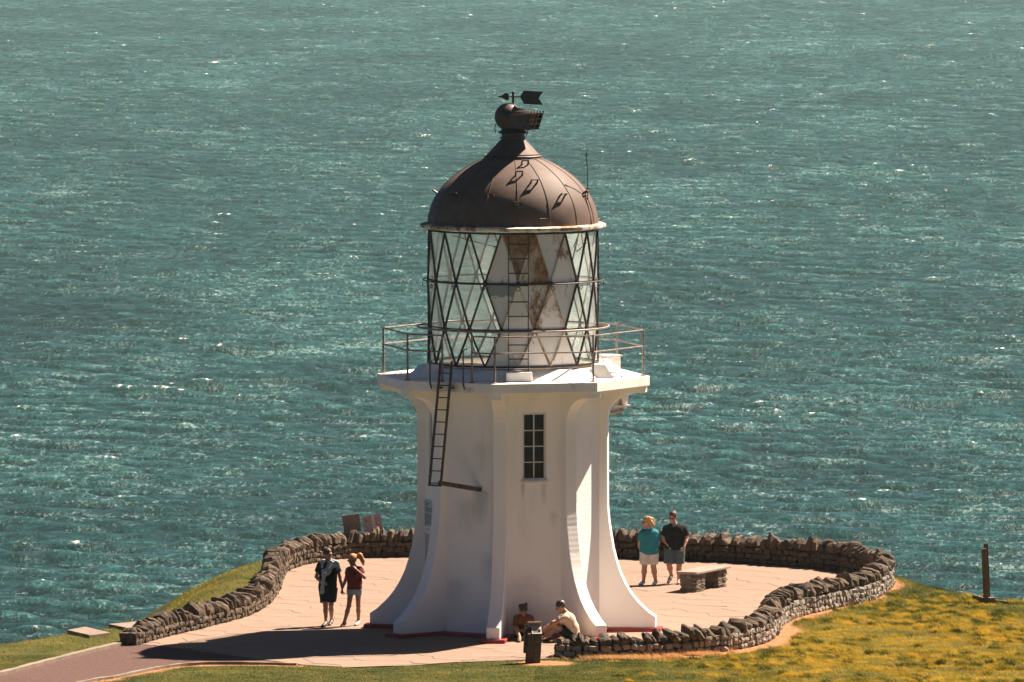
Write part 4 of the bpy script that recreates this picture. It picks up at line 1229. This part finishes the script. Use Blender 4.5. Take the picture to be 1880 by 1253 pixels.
def make_post():
    z = float(terrain(np.array([11.25]), np.array([6.3]))[0])
    p = thing("timber_post", "pair of dark weathered timber posts standing alone on the grassy cliff edge", "post", (11.25, 6.3, z))
    w1 = simple("post_timber", (.085, .055, .04), (.15, .10, .07), 9, .8, .4, 30)
    MB().bar((-.02, -.10, -.2), (-.085, -.10, 1.30), .115, .115, up=(0, 1, 0)).build("front_timber", w1, p, bevel=.008)
    MB().bar((.045, .03, -.2), (-.03, .03, 1.42), .10, .10, up=(0, 1, 0)).build("rear_timber", w1, p, bevel=.008)
    MB().box((.10, -.14, .06), (.15, .13, .17), Matrix.Rotation(.3, 3, 'Z')).build("footing", M['concrete'], p, bevel=.01)
    MB().bar((-.30, .40, .10), (-.02, .01, .05), .07, .12).build("ground_rail", M['dark_wood'], p)
    MB().bar((.08, .05, .05), (.46, -.35, .03), .07, .08).build("ground_rail", M['dark_wood'], p)
make_post()

def make_slabs():
    for pts, lab in (([(-10.18, -1.02), (-9.62, -2.2), (-9.17, -1.62), (-9.80, -.25)], "flat concrete slab lying clear of the wall on the cliff top grass"),
                     ([(-9.30, .50), (-8.75, -.55), (-8.1, .1), (-8.65, 1.15)], "flat concrete slab half hidden behind the low end of the stone wall")):
        c = Vector((sum(p[0] for p in pts) / 4, sum(p[1] for p in pts) / 4, 0))
        zz = float(np.max(terrain(np.array([p[0] for p in pts] + [c.x]), np.array([p[1] for p in pts] + [c.y]))))
        zz = max(zz, -.02)
        s = MB().prism([(p[0] - c.x, p[1] - c.y) for p in pts], -.5, .075, lambda u, v_, h: Vector((u, v_, h))).build("concrete_slab", M['concrete'], None, bevel=.012)
        s.location = (c.x, c.y, zz)
        tag(s, lab, "slab", "concrete slabs on the cliff top")
make_slabs()

# ------------------------------------------------------------------ people
class Field:
    def __init__(s, lo, hi, h):
        s.h = h; s.lo = np.array(lo, float)
        n = np.ceil((np.array(hi) - s.lo) / h).astype(int) + 1
        s.n = n; s.ax = [s.lo[i] + h * np.arange(n[i]) for i in range(3)]
        s.D = np.full(n, .5, np.float32)
    def sub(s, lo, hi):
        sl = []
        for i in range(3):
            a = max(0, int((lo[i] - s.lo[i]) / s.h)); b = min(s.n[i], int((hi[i] - s.lo[i]) / s.h) + 2)
            if b <= a: return None, None
            sl.append(slice(a, b))
        G = np.meshgrid(*[s.ax[i][sl[i]] for i in range(3)], indexing='ij')
        return tuple(sl), G
    def smin(s, sl, d, k):
        a = s.D[sl]
        if k <= 0: s.D[sl] = np.minimum(a, d); return
        h = np.clip(.5 + .5 * (a - d) / k, 0, 1)
        s.D[sl] = a * (1 - h) + d * h - k * h * (1 - h)
    def cap(s, a, b, ra, rb=None, k=.02, flat=None):
        """tapered capsule; flat=(axis vec, factor) squashes it along that axis"""
        rb = ra if rb is None else rb
        a = np.array(a, float); b = np.array(b, float); m = max(ra, rb) * 1.3 + .05
        sl, G = s.sub(np.minimum(a, b) - m, np.maximum(a, b) + m)
        if sl is None: return s
        p = [G[i] - a[i] for i in range(3)]; ba = b - a; L = ba @ ba + 1e-12
        t = np.clip((p[0] * ba[0] + p[1] * ba[1] + p[2] * ba[2]) / L, 0, 1)
        q = [p[i] - t * ba[i] for i in range(3)]
        if flat is not None:
            f = np.array(flat[0], float); f /= np.linalg.norm(f)
            dd = (q[0] * f[0] + q[1] * f[1] + q[2] * f[2]) * (1 / flat[1] - 1)
            q = [q[i] + dd * f[i] for i in range(3)]
        d = np.sqrt(q[0] ** 2 + q[1] ** 2 + q[2] ** 2) - (ra + (rb - ra) * t)
        s.smin(sl, d, k); return s
    def ell(s, c, r, ux=(1, 0, 0), uy=(0, 1, 0), uz=(0, 0, 1), k=.02):
        c = np.array(c, float); m = max(r) * 1.2 + .05
        sl, G = s.sub(c - m, c + m)
        if sl is None: return s
        p = [G[i] - c[i] for i in range(3)]
        U = [np.array(u) for u in (ux, uy, uz)]
        q = [(p[0] * u[0] + p[1] * u[1] + p[2] * u[2]) for u in U]
        k0 = np.sqrt(sum((q[i] / r[i]) ** 2 for i in range(3))); k1 = np.sqrt(sum((q[i] / r[i] ** 2) ** 2 for i in range(3))) + 1e-9
        s.smin(sl, k0 * (k0 - 1) / k1, k); return s
    def cut(s, p, n):
        G = np.meshgrid(*s.ax, indexing='ij'); n = np.array(n, float); n /= np.linalg.norm(n)
        s.D = np.maximum(s.D, sum((G[i] - p[i]) * n[i] for i in range(3)).astype(np.float32)); return s
    def ripple(s, amp, fx, fy, fz, seed=0):
        G = np.meshgrid(*s.ax, indexing='ij')
        s.D = s.D + (amp * np.sin(G[0] * fx + 3 * np.sin(G[2] * 9 + seed)) * np.sin(G[2] * fz + 2.2 * np.sin(G[0] * 11 + G[1] * fy + seed))).astype(np.float32); return s
    def mesh(s, name):
        D = s.D; ins = D < 0
        C = np.zeros(np.array(D.shape) - 1, np.int8)
        offs = [(i, j, k_) for i in (0, 1) for j in (0, 1) for k_ in (0, 1)]
        nx, ny, nz = C.shape
        for (i, j, k_) in offs: C += ins[i:i + nx, j:j + ny, k_:k_ + nz]
        act = (C > 0) & (C < 8)
        I = np.argwhere(act); idm = np.full(C.shape, -1, np.int64); idm[act] = np.arange(len(I))
        acc = np.zeros((len(I), 3)); cnt = np.zeros(len(I))
        for ax in range(3):
            for (i, j, k_) in offs:
                o = [i, j, k_]
                if o[ax] == 1: continue
                o2 = list(o); o2[ax] = 1
                a = D[I[:, 0] + o[0], I[:, 1] + o[1], I[:, 2] + o[2]]; b = D[I[:, 0] + o2[0], I[:, 1] + o2[1], I[:, 2] + o2[2]]
                m = (a < 0) != (b < 0)
                t = np.where(m, a / np.where(m, a - b, 1), 0)
                P = np.tile(np.array(o, float), (len(I), 1)); P[:, ax] = t
                acc[m] += P[m]; cnt[m] += 1
        V = (I + acc / np.maximum(cnt, 1)[:, None]) * s.h + s.lo
        Fs = []
        for ax in range(3):
            sh = [slice(None)] * 3; sh2 = [slice(None)] * 3; sh[ax] = slice(0, -1); sh2[ax] = slice(1, None)
            E = ins[tuple(sh)] != ins[tuple(sh2)]
            e = np.argwhere(E); u, v_ = [q for q in range(3) if q != ax]
            ok = (e[:, u] > 0) & (e[:, v_] > 0) & (e[:, u] < C.shape[u]) & (e[:, v_] < C.shape[v_])
            e = e[ok]
            def cell(du, dv):
                q = e.copy(); q[:, u] += du; q[:, v_] += dv; return idm[q[:, 0], q[:, 1], q[:, 2]]
            q = np.stack([cell(-1, -1), cell(0, -1), cell(0, 0), cell(-1, 0)], 1)
            flip = ins[e[:, 0], e[:, 1], e[:, 2]]
            if ax == 1: flip = ~flip
            q[~flip] = q[~flip][:, ::-1]
            Fs.append(q)
        F = np.concatenate(Fs); F = F[(F >= 0).all(1)]
        me = np_mesh(name, V, F)
        me.polygons.foreach_set("use_smooth", np.ones(len(F), bool))
        return me

def A(*p): return np.array(p, float)
def unit(v): v = np.array(v, float); return v / (np.linalg.norm(v) + 1e-9)
def lerp(a, b, t): return np.array(a) * (1 - t) + np.array(b) * t

SKIN = simple("skin", (.42, .24, .165), (.37, .20, .135), 8, .55, spec=.3)
SKIN2 = simple("tanned_skin", (.34, .18, .12), (.30, .155, .10), 8, .55, spec=.3)
def cloth(name, c, v=.82): return simple(name, c, tuple(q * v for q in c), 9, .85, .25, 120, spec=.15)

def person(label, base, J, cl, rz=0, b=1.0, skin=SKIN, female=False, group=None):
    pts = np.array([v for v in J.values() if np.size(v) == 3]); lo = pts.min(0) - .25; hi = pts.max(0) + .25
    f = unit(J['face']); upv = unit(J.get('headup', (0, 0, 1))); upv = unit(upv - f * (upv @ f)); rt = np.cross(f, upv)
    hc = J['head']
    def torso(F, e=0.0, k=.05, lowk=True):
        sh = lerp(J['sL'], J['sR'], .5); fw = unit(np.cross(unit(J['sR'] - J['sL']), sh - J['pelvis'])); 
        ch = J['chest']; wa = J['waist']; pe = J['pelvis']
        side = unit(J['sR'] - J['sL'])
        for q in (-.075, .075):
            F.cap(ch + side * q * b, lerp(ch, sh, .55) + side * q * b, .112 * b + e, .095 * b + e, k)
            F.cap(wa + side * q * .85 * b, ch + side * q * b, .102 * b + e, .112 * b + e, k)
            F.cap(pe + side * q * .9 * b, wa + side * q * .85 * b, .118 * b + e, .102 * b + e, k)
        F.cap(J['sL'] + A(0, 0, -.03), J['sR'] + A(0, 0, -.03), .046 * b + e * .8, None, k)
        for S_ in ('sL', 'sR'): F.cap(J['neck'] + A(0, 0, -.03), lerp(J[S_], sh, .15) + A(0, 0, -.005), .036 + e * .4, .040 * b + e * .55, .03)
        F.cap(sh, J['neck'], .06 + e * .5, .05 + e * .2, k)
        if female:
            for q in (-.07, .07): F.ell(ch + side * q - fw * .0 + unit(J.get('front', (0, -1, 0))) * .085, (.062 + e, .062 + e, .062 + e), k=.04)
    h = .0085
    F = Field(lo, hi, h)
    torso(F)
    nk = J['neck']
    F.cap(nk, hc - upv * .03 - f * .01, .052, .05, .03)
    # head with jaw, brow, nose, ears
    hq = 1.13
    F.ell(hc + (upv * .022 - f * .008) * hq, (.074 * hq, .094 * hq, .092 * hq), rt, f, upv, .02)
    F.cap(hc + (f * .045 - upv * .055) * hq, hc + (f * .058 - upv * .09) * hq, .046 * hq, .03 * hq, .03)
    F.cap(hc + (f * .088 + upv * .01) * hq, hc + (f * .112 - upv * .03) * hq, .009 * hq, .014 * hq, .012)
    F.cap(hc + (f * .082 + upv * .026 - rt * .032) * hq, hc + (f * .082 + upv * .026 + rt * .032) * hq, .010 * hq, None, .01)
    F.cap(hc + (f * .088 - upv * .062 - rt * .018) * hq, hc + (f * .088 - upv * .062 + rt * .018) * hq, .009 * hq, None, .008)
    for s_ in (-1, 1): F.ell(hc + (rt * s_ * .076 - f * .01 - upv * .005) * hq, (.012 * hq, .022 * hq, .033 * hq), rt, f, upv, .006)
    # limbs
    for S in 'LR':
        sh, el, wr = J['s' + S], J['e' + S], J['w' + S]
        F.cap(sh, el, .050 * b, .040 * b, .03); F.cap(el, lerp(el, wr, .35), .040 * b, .041 * b, .02); F.cap(lerp(el, wr, .35), wr, .041 * b, .027, .02)
        hd = unit(J['h' + S]); pn = J.get('p' + S); pn = unit(pn if pn is not None else np.cross(hd, (0, 1, .2)))
        pn = unit(pn - hd * (pn @ hd)); lt = np.cross(hd, pn)
        F.cap(wr, wr + hd * .085, .026, .036, .015, flat=(pn, .55))
        cu = J.get('c' + S, .5)
        for i, (o_, ln) in enumerate(((-.030, .068), (-.010, .078), (.010, .074), (.029, .058))):
            p0 = wr + hd * .085 + lt * o_
            p1 = p0 + unit(hd + pn * cu * .7) * ln * .5; p2 = p1 + unit(hd + pn * cu * 2.2) * ln * .5
            F.cap(p0, p1, .0105, .010, .006); F.cap(p1, p2, .010, .0085, .004)
        t0 = wr + hd * .03 - lt * .025; t1 = t0 + unit(hd * .8 - lt * .7 + pn * .3) * .045; t2 = t1 + unit(hd + pn * .5) * .03
        F.cap(t0, t1, .0135, .0115, .01); F.cap(t1, t2, .0115, .009, .004)
        hp, kn, an, to = J['hip' + S], J['k' + S], J['a' + S], J['t' + S]
        F.cap(hp, kn, .088 * b, .056 * b, .04); F.cap(kn, lerp(kn, an, .35), .054 * b, .057 * b, .03); F.cap(lerp(kn, an, .35), an, .056 * b, .036, .03)
        fd = unit(to - an)
        F.cap(an, lerp(an, to, .35) - A(0, 0, .01), .038, .034, .02); F.cap(lerp(an, to, .35) - A(0, 0, .01), to, .036, .026, .02, flat=((0, 0, 1), .75))
    me = F.mesh("person")
    o = link("person", me, skin); o.location = base; o.rotation_euler = (0, 0, rz)
    tag(o, label, "person", group)
    def child(name, F, mat, lab=None):
        c = link(name, F.mesh(name), mat, o)
        if lab: c["label"] = lab
        return c
    # shirt
    F = Field(lo, hi, .0105); e = cl.get('loose', .022)
    torso(F, e, .06)
    tt = cl.get('sleeve', .62)
    if tt > 0:
        for S in 'LR':
            G = Field(lo, hi, .0105)
            G.cap(J['s' + S] + A(0, 0, -.025), lerp(J['s' + S], J['e' + S], tt + .2), .048 * b + e * .75, .050 * b + e * 1.2, .03)
            en = lerp(J['s' + S], J['e' + S], tt); G.cut(en, J['e' + S] - J['s' + S])
            F.D = np.minimum(F.D, G.D) if False else np.where(np.abs(F.D - G.D) < .04, np.minimum(F.D, G.D) - .25 * (.04 - np.abs(F.D - G.D)) ** 2 / .04, np.minimum(F.D, G.D)).astype(np.float32)
    F.ripple(.0045, 34, 20, 46, len(label) % 7)
    hem = J['hem']; F.cut(A(0, 0, 0) + hem, cl.get('hemn', (0, 0, -1)))
    F.cut(J['neck'] + A(0, 0, -.012) , cl.get('neckn', (0, -.35, 1)))
    child("shirt", F, cl['shirt'])
    # shorts
    F = Field(lo, hi, .0105); e2 = cl.get('sloose', .022); tk = cl.get('short', .8)
    F2 = Field(lo, hi, .0105)
    side = unit(J['sR'] - J['sL'])
    for q in (-.075, .075): F.cap(J['pelvis'] + side * q * .9 * b, lerp(J['pelvis'], J['waist'], .6) + side * q * .85 * b, .120 * b + e2 * .5, .104 * b + e2 * .5, .05)
    wn = unit(J['waist'] - J['pelvis']); F.cut(lerp(J['pelvis'], J['waist'], .75), wn)
    for S in 'LR':
        G = Field(lo, hi, .0105); kn = J['k' + S]; hp = J['hip' + S]
        G.cap(hp, lerp(hp, kn, tk + .15), .095 * b + e2, .066 * b + e2 * 1.5, .03); G.cut(lerp(hp, kn, tk), kn - hp)
        F.D = np.minimum(F.D, G.D)
    F.ripple(.004, 30, 26, 30, 2)
    child("shorts", F, cl['shorts'])
    # shoes
    for S in 'LR':
        if cl.get('shoe' + S, cl.get('shoe')) is None: continue
        F = Field(lo, hi, .008); an, to = J['a' + S], J['t' + S]
        hv = unit(to - an); hl = lerp(an, to, -.10) - A(0, 0, .03)
        G0 = A(0, 0, -.022)
        F.cap(hl, lerp(an, to, .5) + G0, .042, .046, .02, flat=((0, 0, 1), .9)); F.cap(lerp(an, to, .5) + G0, to + hv * .02, .046, .036, .02, flat=((0, 0, 1), .75))
        F.cap(an - A(0, 0, .02), an + A(0, 0, .0), .044, .042, .02)
        child("shoe", F, cl.get('shoe' + S, cl.get('shoe')))
        if cl.get('sock'):
            F = Field(lo, hi, .009); F.cap(an + A(0, 0, .01), lerp(an, J['k' + S], .20), .040, .043, .01); child("sock", F, cl['sock'])
    # hair
    if cl.get('hair'):
        F = Field(lo, hi, .0085)
        F.ell(hc + (upv * .035 - f * .018) * hq, (.084 * hq, .101 * hq, .096 * hq), rt, f, upv, .01)
        F.ripple(.004, 60, 50, 50, 1)
        F.cut(hc + (f * .055 + upv * .03) * hq, f * 1.0 - upv * .75); 
        if not female: F.cut(hc - upv * .045, -upv * 1.0 + f * .1)
        else: F.cut(hc - upv * .09, -upv)
        for a_, b_, r1, r2 in cl.get('locks', ()):
            F.cap(hc + (rt * a_[0] + f * a_[1] + upv * a_[2]) * hq, hc + (rt * b_[0] + f * b_[1] + upv * b_[2]) * hq, r1 * hq, r2 * hq, .015)
        child("hair", F, cl['hair'])
    dk = M['vane']
    if cl.get('glasses'):
        mb = MB()
        for s_ in (-1, 1):
            c = hc + (f * .096 + upv * .008 + rt * s_ * .032) * hq
            mb.lathe([(.0, -.006), (.031, -.004), (.031, .004), (0, .006)], 12)
            n_ = 4 * 12
            Rm = Matrix((Vector(rt), Vector(upv), Vector(f))).transposed()
            mb.v[-n_:] = [tuple(Rm @ Vector((p[0], p[1] * .8, p[2])) + Vector(c)) for p in mb.v[-n_:]]
            mb.bar(hc + (f * .09 + upv * .012 + rt * s_ * .056) * hq, hc + (-f * .01 + upv * .014 + rt * s_ * .082) * hq, .009)
        mb.bar(hc + (f * .098 + upv * .012 - rt * .01) * hq, hc + (f * .098 + upv * .012 + rt * .01) * hq, .008)
        mb.build("sunglasses", dk, o, smooth=40)
    else:
        for s_ in (-1, 1):
            c = hc + (f * .084 + upv * .008 + rt * s_ * .031) * hq
            MB().lathe([(.0, -.010), (.007, -.007), (.010, 0), (.007, .007), (0, .010)], 8, c).build("eye", dk, o, smooth=60)
    return o

HB = simple("blond_hair", (.50, .30, .13), (.36, .19, .075), 40, .6, .6, 60)
HA = simple("auburn_blond_hair", (.52, .24, .10), (.36, .15, .06), 40, .6, .6, 60)
HD = simple("dark_hair", (.028, .02, .016), (.05, .035, .026), 40, .5, .5, 60)
HBR = simple("brown_hair", (.10, .055, .033), (.06, .033, .02), 40, .5, .5, 60)
BLACK = cloth("black_cloth", (.016, .017, .019)); NAVY = cloth("navy_shorts", (.018, .02, .026))
WHITE_SHOE = simple("white_shoe", (.62, .58, .54), (.5, .46, .42), 20); DARK_SHOE = simple("dark_shoe", (.03, .027, .025), (.1, .09, .08), 25)

# man walking, left of the tower
J = dict(head=A(.05, -.03, 1.655), face=A(.75, -.62, -.12), neck=A(.045, 0, 1.50), chest=A(.06, -.01, 1.30), waist=A(.055, 0, 1.10), pelvis=A(.05, .01, .94),
         sL=A(-.125, -.02, 1.425), sR=A(.24, .02, 1.42), eL=A(-.215, .02, 1.13), eR=A(.335, .03, 1.12), wL=A(-.10, -.15, 1.015), wR=A(.385, -.02, .86),
         hL=A(.9, -.4, -.15), hR=A(.15, -.25, -1), pL=A(0, .6, -.5), pR=A(1, 0, 0), cL=.9, cR=.9,
         hipL=A(-.04, .0, .90), hipR=A(.13, .01, .90), kL=A(.0, -.13, .50), kR=A(.125, .05, .49), aL=A(.015, -.17, .10), aR=A(.135, .16, .13), tL=A(-.06, -.37, .035), tR=A(.09, .0, .035), hem=A(0, 0, .86))
p = person("man in black shirt and shorts walking with a pale jumper across his chest", (-4.30, .75, .004), J, dict(shirt=BLACK, shorts=NAVY, short=.86, shoe=DARK_SHOE, sock=WHITE_SHOE, hair=HD, glasses=True, loose=.03, sloose=.034))
lo, hi = A(-.4, -.5, .6), A(.5, .4, 1.75)
F = Field(lo, hi, .011)
F.cap(A(.10, .05, 1.50), A(.26, -.02, 1.445), .055, .07, .04); F.cap(A(.24, -.06, 1.43), A(.04, -.185, 1.22), .075, .05, .05, flat=((0, 1, 0), .5)); F.cap(A(.12, -.08, 1.46), A(.03, -.17, 1.30), .06, .05, .05, flat=((0, 1, 0), .5))
F.cap(A(-.06, -.08, 1.48), A(-.05, -.18, 1.20), .05, .04, .04, flat=((0, 1, 0), .6)); F.cap(A(-.02, -.19, 1.22), A(-.06, -.21, 1.02), .05, .035, .04); F.cap(A(-.06, -.22, 1.02), A(-.075, -.20, .80), .035, .055, .03, flat=((0, 1, 0), .5))
F.cap(A(-.06, .06, 1.47), A(.14, .10, 1.48), .06, .06, .04)
F.ripple(.006, 40, 20, 30, 4)
j_ = link("jumper", F.mesh("jumper"), cloth("pale_jumper_cloth", (.40, .44, .43)), p)
st = MB(); st.bar(A(.262, -.01, .88), A(.222, .015, .56), .012, .05, up=(1, 0, 0)); st.build("side_stripe", cloth("red_stripe", (.55, .06, .05)), p)

# woman beside him
J = dict(head=A(-.02, -.02, 1.525), face=A(-.55, -.8, -.22), neck=A(.01, .0, 1.385), chest=A(.03, 0, 1.20), waist=A(.03, 0, 1.02), pelvis=A(.03, .01, .86),
         sL=A(-.115, .0, 1.315), sR=A(.175, .02, 1.32), eL=A(-.18, .0, 1.06), eR=A(.26, -.05, 1.12), wL=A(-.255, -.05, .865), wR=A(.06, -.17, 1.32),
         hL=A(-.25, -.2, -1), hR=A(-.7, .3, .75), pL=A(1, 0, 0), pR=A(-.3, .5, -.3), cL=.9, cR=.7,
         hipL=A(-.055, .0, .83), hipR=A(.11, .01, .83), kL=A(-.10, -.08, .47), kR=A(.115, .05, .46), aL=A(-.205, -.12, .09), aR=A(.115, .14, .11), tL=A(-.26, -.31, .032), tR=A(.06, -.03, .032), hem=A(0, 0, .84))
person("woman in maroon top and denim shorts holding the hand of a man", (-3.66, .72, .004), J, dict(shirt=cloth("maroon_cloth", (.20, .035, .035)), shorts=cloth("pale_denim", (.30, .38, .40)), short=.32, shoeL=simple("tan_sandal", (.16, .09, .06)), shoeR=WHITE_SHOE, hair=HA, glasses=True, loose=.016, sloose=.016, sleeve=.5,
       locks=[((-.02, -.09, .06), (-.10, -.15, .05), .03, .05), ((-.10, -.14, .06), (-.14, -.16, -.06), .055, .045), ((-.13, -.16, -.04), (-.15, -.15, -.14), .045, .02)]), b=.88, skin=SKIN2, female=True)

# couple in front of the back wall
J = dict(head=A(-.055, .0, 1.52), face=A(-1, -.10, -.12), neck=A(-.01, .0, 1.37), chest=A(.0, .0, 1.17), waist=A(.0, .0, .98), pelvis=A(.0, .0, .84),
         sL=A(.15, -.02, 1.265), sR=A(-.16, .0, 1.265), eL=A(.215, .03, 1.03), eR=A(-.235, .02, 1.01), wL=A(.17, .14, .84), wR=A(-.205, .10, .80),
         hL=A(-.3, .3, -.9), hR=A(.35, .3, -.9), cL=.6, cR=.6, front=A(-.3, .9, 0),
         hipL=A(.10, .0, .80), hipR=A(-.10, .0, .80), kL=A(.10, .0, .45), kR=A(-.115, .0, .45), aL=A(.155, .02, .09), aR=A(-.135, .02, .09), tL=A(.10, -.17, .035), tR=A(-.22, -.13, .035), hem=A(0, 0, .735))
o = person("woman in teal polo shirt and white shorts facing the tower", (3.32, 10.9, .004), J, dict(shirt=cloth("teal_cloth", (.03, .20, .24)), shorts=cloth("white_shorts_cloth", (.60, .56, .52)), short=.86, shoe=WHITE_SHOE, hair=HB, glasses=True, loose=.034, sloose=.03, sleeve=.75, neckn=(0, 0, 1),
       locks=[((-.03, -.05, .085), (.0, -.11, .05), .035, .042), ((.0, -.11, .04), (.02, -.16, -.07), .042, .022), ((.04, -.08, .02), (.04, -.13, -.11), .05, .025), ((-.04, -.08, .0), (-.05, -.13, -.08), .045, .025)]), b=1.12, female=True)
F = Field(A(-.1, -.3, .85), A(.25, .0, 1.15), .008)
F.ell(A(.055, -.145, .99), (.032, .014, .045), k=.01); F.ell(A(.075, -.145, .955), (.025, .014, .02), k=.01)
link("print", F.mesh("print"), cloth("white_print", (.6, .5, .46)), o)

J = dict(head=A(-.035, -.05, 1.625), face=A(-.40, -.82, -.38), headup=A(0, -.2, 1), neck=A(-.005, .0, 1.48), chest=A(.01, .0, 1.27), waist=A(.01, .0, 1.06), pelvis=A(.01, .0, .90),
         sL=A(-.195, .0, 1.36), sR=A(.23, .0, 1.36), eL=A(-.255, .03, 1.10), eR=A(.30, .03, 1.10), wL=A(-.15, -.13, .93), wR=A(.235, -.14, .90),
         hL=A(.5, -.1, -.8), hR=A(-.5, -.1, -.75), cL=.8, cR=.8, pL=A(.6, .6, .3), pR=A(-.6, .6, .3),
         hipL=A(-.10, .0, .86), hipR=A(.12, .0, .86), kL=A(-.125, -.10, .47), kR=A(.12, .0, .46), aL=A(-.07, .12, .21), aR=A(.115, .03, .095), tL=A(-.14, -.02, .045), tR=A(.10, -.20, .035), hem=A(0, 0, .815))
person("broad man in black t-shirt and grey blue shorts near the bench", (3.93, 11.2, .004), J, dict(shirt=BLACK, shorts=cloth("grey_blue_shorts", (.09, .13, .14)), short=.93, shoeL=DARK_SHOE, shoeR=simple("pale_sandal", (.48, .36, .28), (.3, .2, .15), 20), hair=HBR, glasses=True, loose=.036, sloose=.036, sleeve=.72), b=1.14)

# seated pair against the tower
J = dict(head=A(-.30, -.02, .785), face=A(-.95, .05, -.45), headup=A(-.3, 0, 1), neck=A(-.19, .0, .665), chest=A(-.115, .0, .49), waist=A(-.02, .0, .30), pelvis=A(.0, .0, .135),
         sL=A(-.20, -.19, .565), sR=A(-.19, .19, .585), eL=A(-.41, -.20, .44), eR=A(-.42, .17, .43), wL=A(-.60, -.10, .31), wR=A(-.60, .08, .33),
         hL=A(-.8, .3, -.5), hR=A(-.8, -.2, -.4), cL=.7, cR=.7, pL=A(0, .5, -.6), pR=A(0, -.5, -.6), front=A(-1, 0, 0),
         hipL=A(-.02, -.10, .13), hipR=A(-.02, .10, .13), kL=A(-.42, -.12, .36), kR=A(-.46, .12, .39), aL=A(-.58, -.12, .075), aR=A(-.66, .12, .075), tL=A(-.78, -.13, .035), tR=A(-.86, .11, .035), hem=A(.0, 0, .10))
person("man in cream t-shirt and black shorts sitting hunched against the tower foot", (1.40, -2.86, .004), J, dict(shirt=cloth("cream_cloth", (.62, .49, .36)), shorts=BLACK, short=.62, shoe=DARK_SHOE, hair=HD, loose=.024, sloose=.03, hemn=(.4, 0, -1), neckn=(-.7, 0, 1), sleeve=.62))
J = dict(head=A(.0, -.14, .665), face=A(.15, -.70, -.72), headup=A(0, -.7, .6), neck=A(.0, -.04, .58), chest=A(.0, .01, .42), waist=A(.0, .04, .26), pelvis=A(.0, .06, .125),
         sL=A(-.165, -.02, .50), sR=A(.165, -.02, .50), eL=A(-.20, -.08, .27), eR=A(.20, -.08, .27), wL=A(-.06, -.25, .20), wR=A(.06, -.27, .20),
         hL=A(.6, -.6, .0), hR=A(-.6, -.6, .0), cL=.8, cR=.8, pL=A(.5, .3, .6), pR=A(-.5, .3, .6),
         hipL=A(-.09, .04, .12), hipR=A(.09, .04, .12), kL=A(-.16, -.34, .27), kR=A(.30, -.28, .13), aL=A(-.09, -.60, .085), aR=A(-.02, -.44, .07), tL=A(-.10, -.78, .03), tR=A(-.18, -.50, .05), hem=A(.0, .06, .10))
person("woman in rust brown top sitting with bowed head and hair buns", (.26, -2.36, .004), J, dict(shirt=cloth("rust_brown_cloth", (.22, .09, .04)), shorts=NAVY, short=.55, shoeL=simple("brown_shoe", (.10, .065, .04)), shoeR=DARK_SHOE, hair=HD, loose=.02, sleeve=.8, neckn=(0, -.4, 1),
       locks=[((-.05, -.02, .11), (-.055, -.03, .15), .042, .035), ((.055, -.02, .10), (.06, -.02, .13), .04, .036)]), b=.88, skin=SKIN2, female=True)
print("scene built")
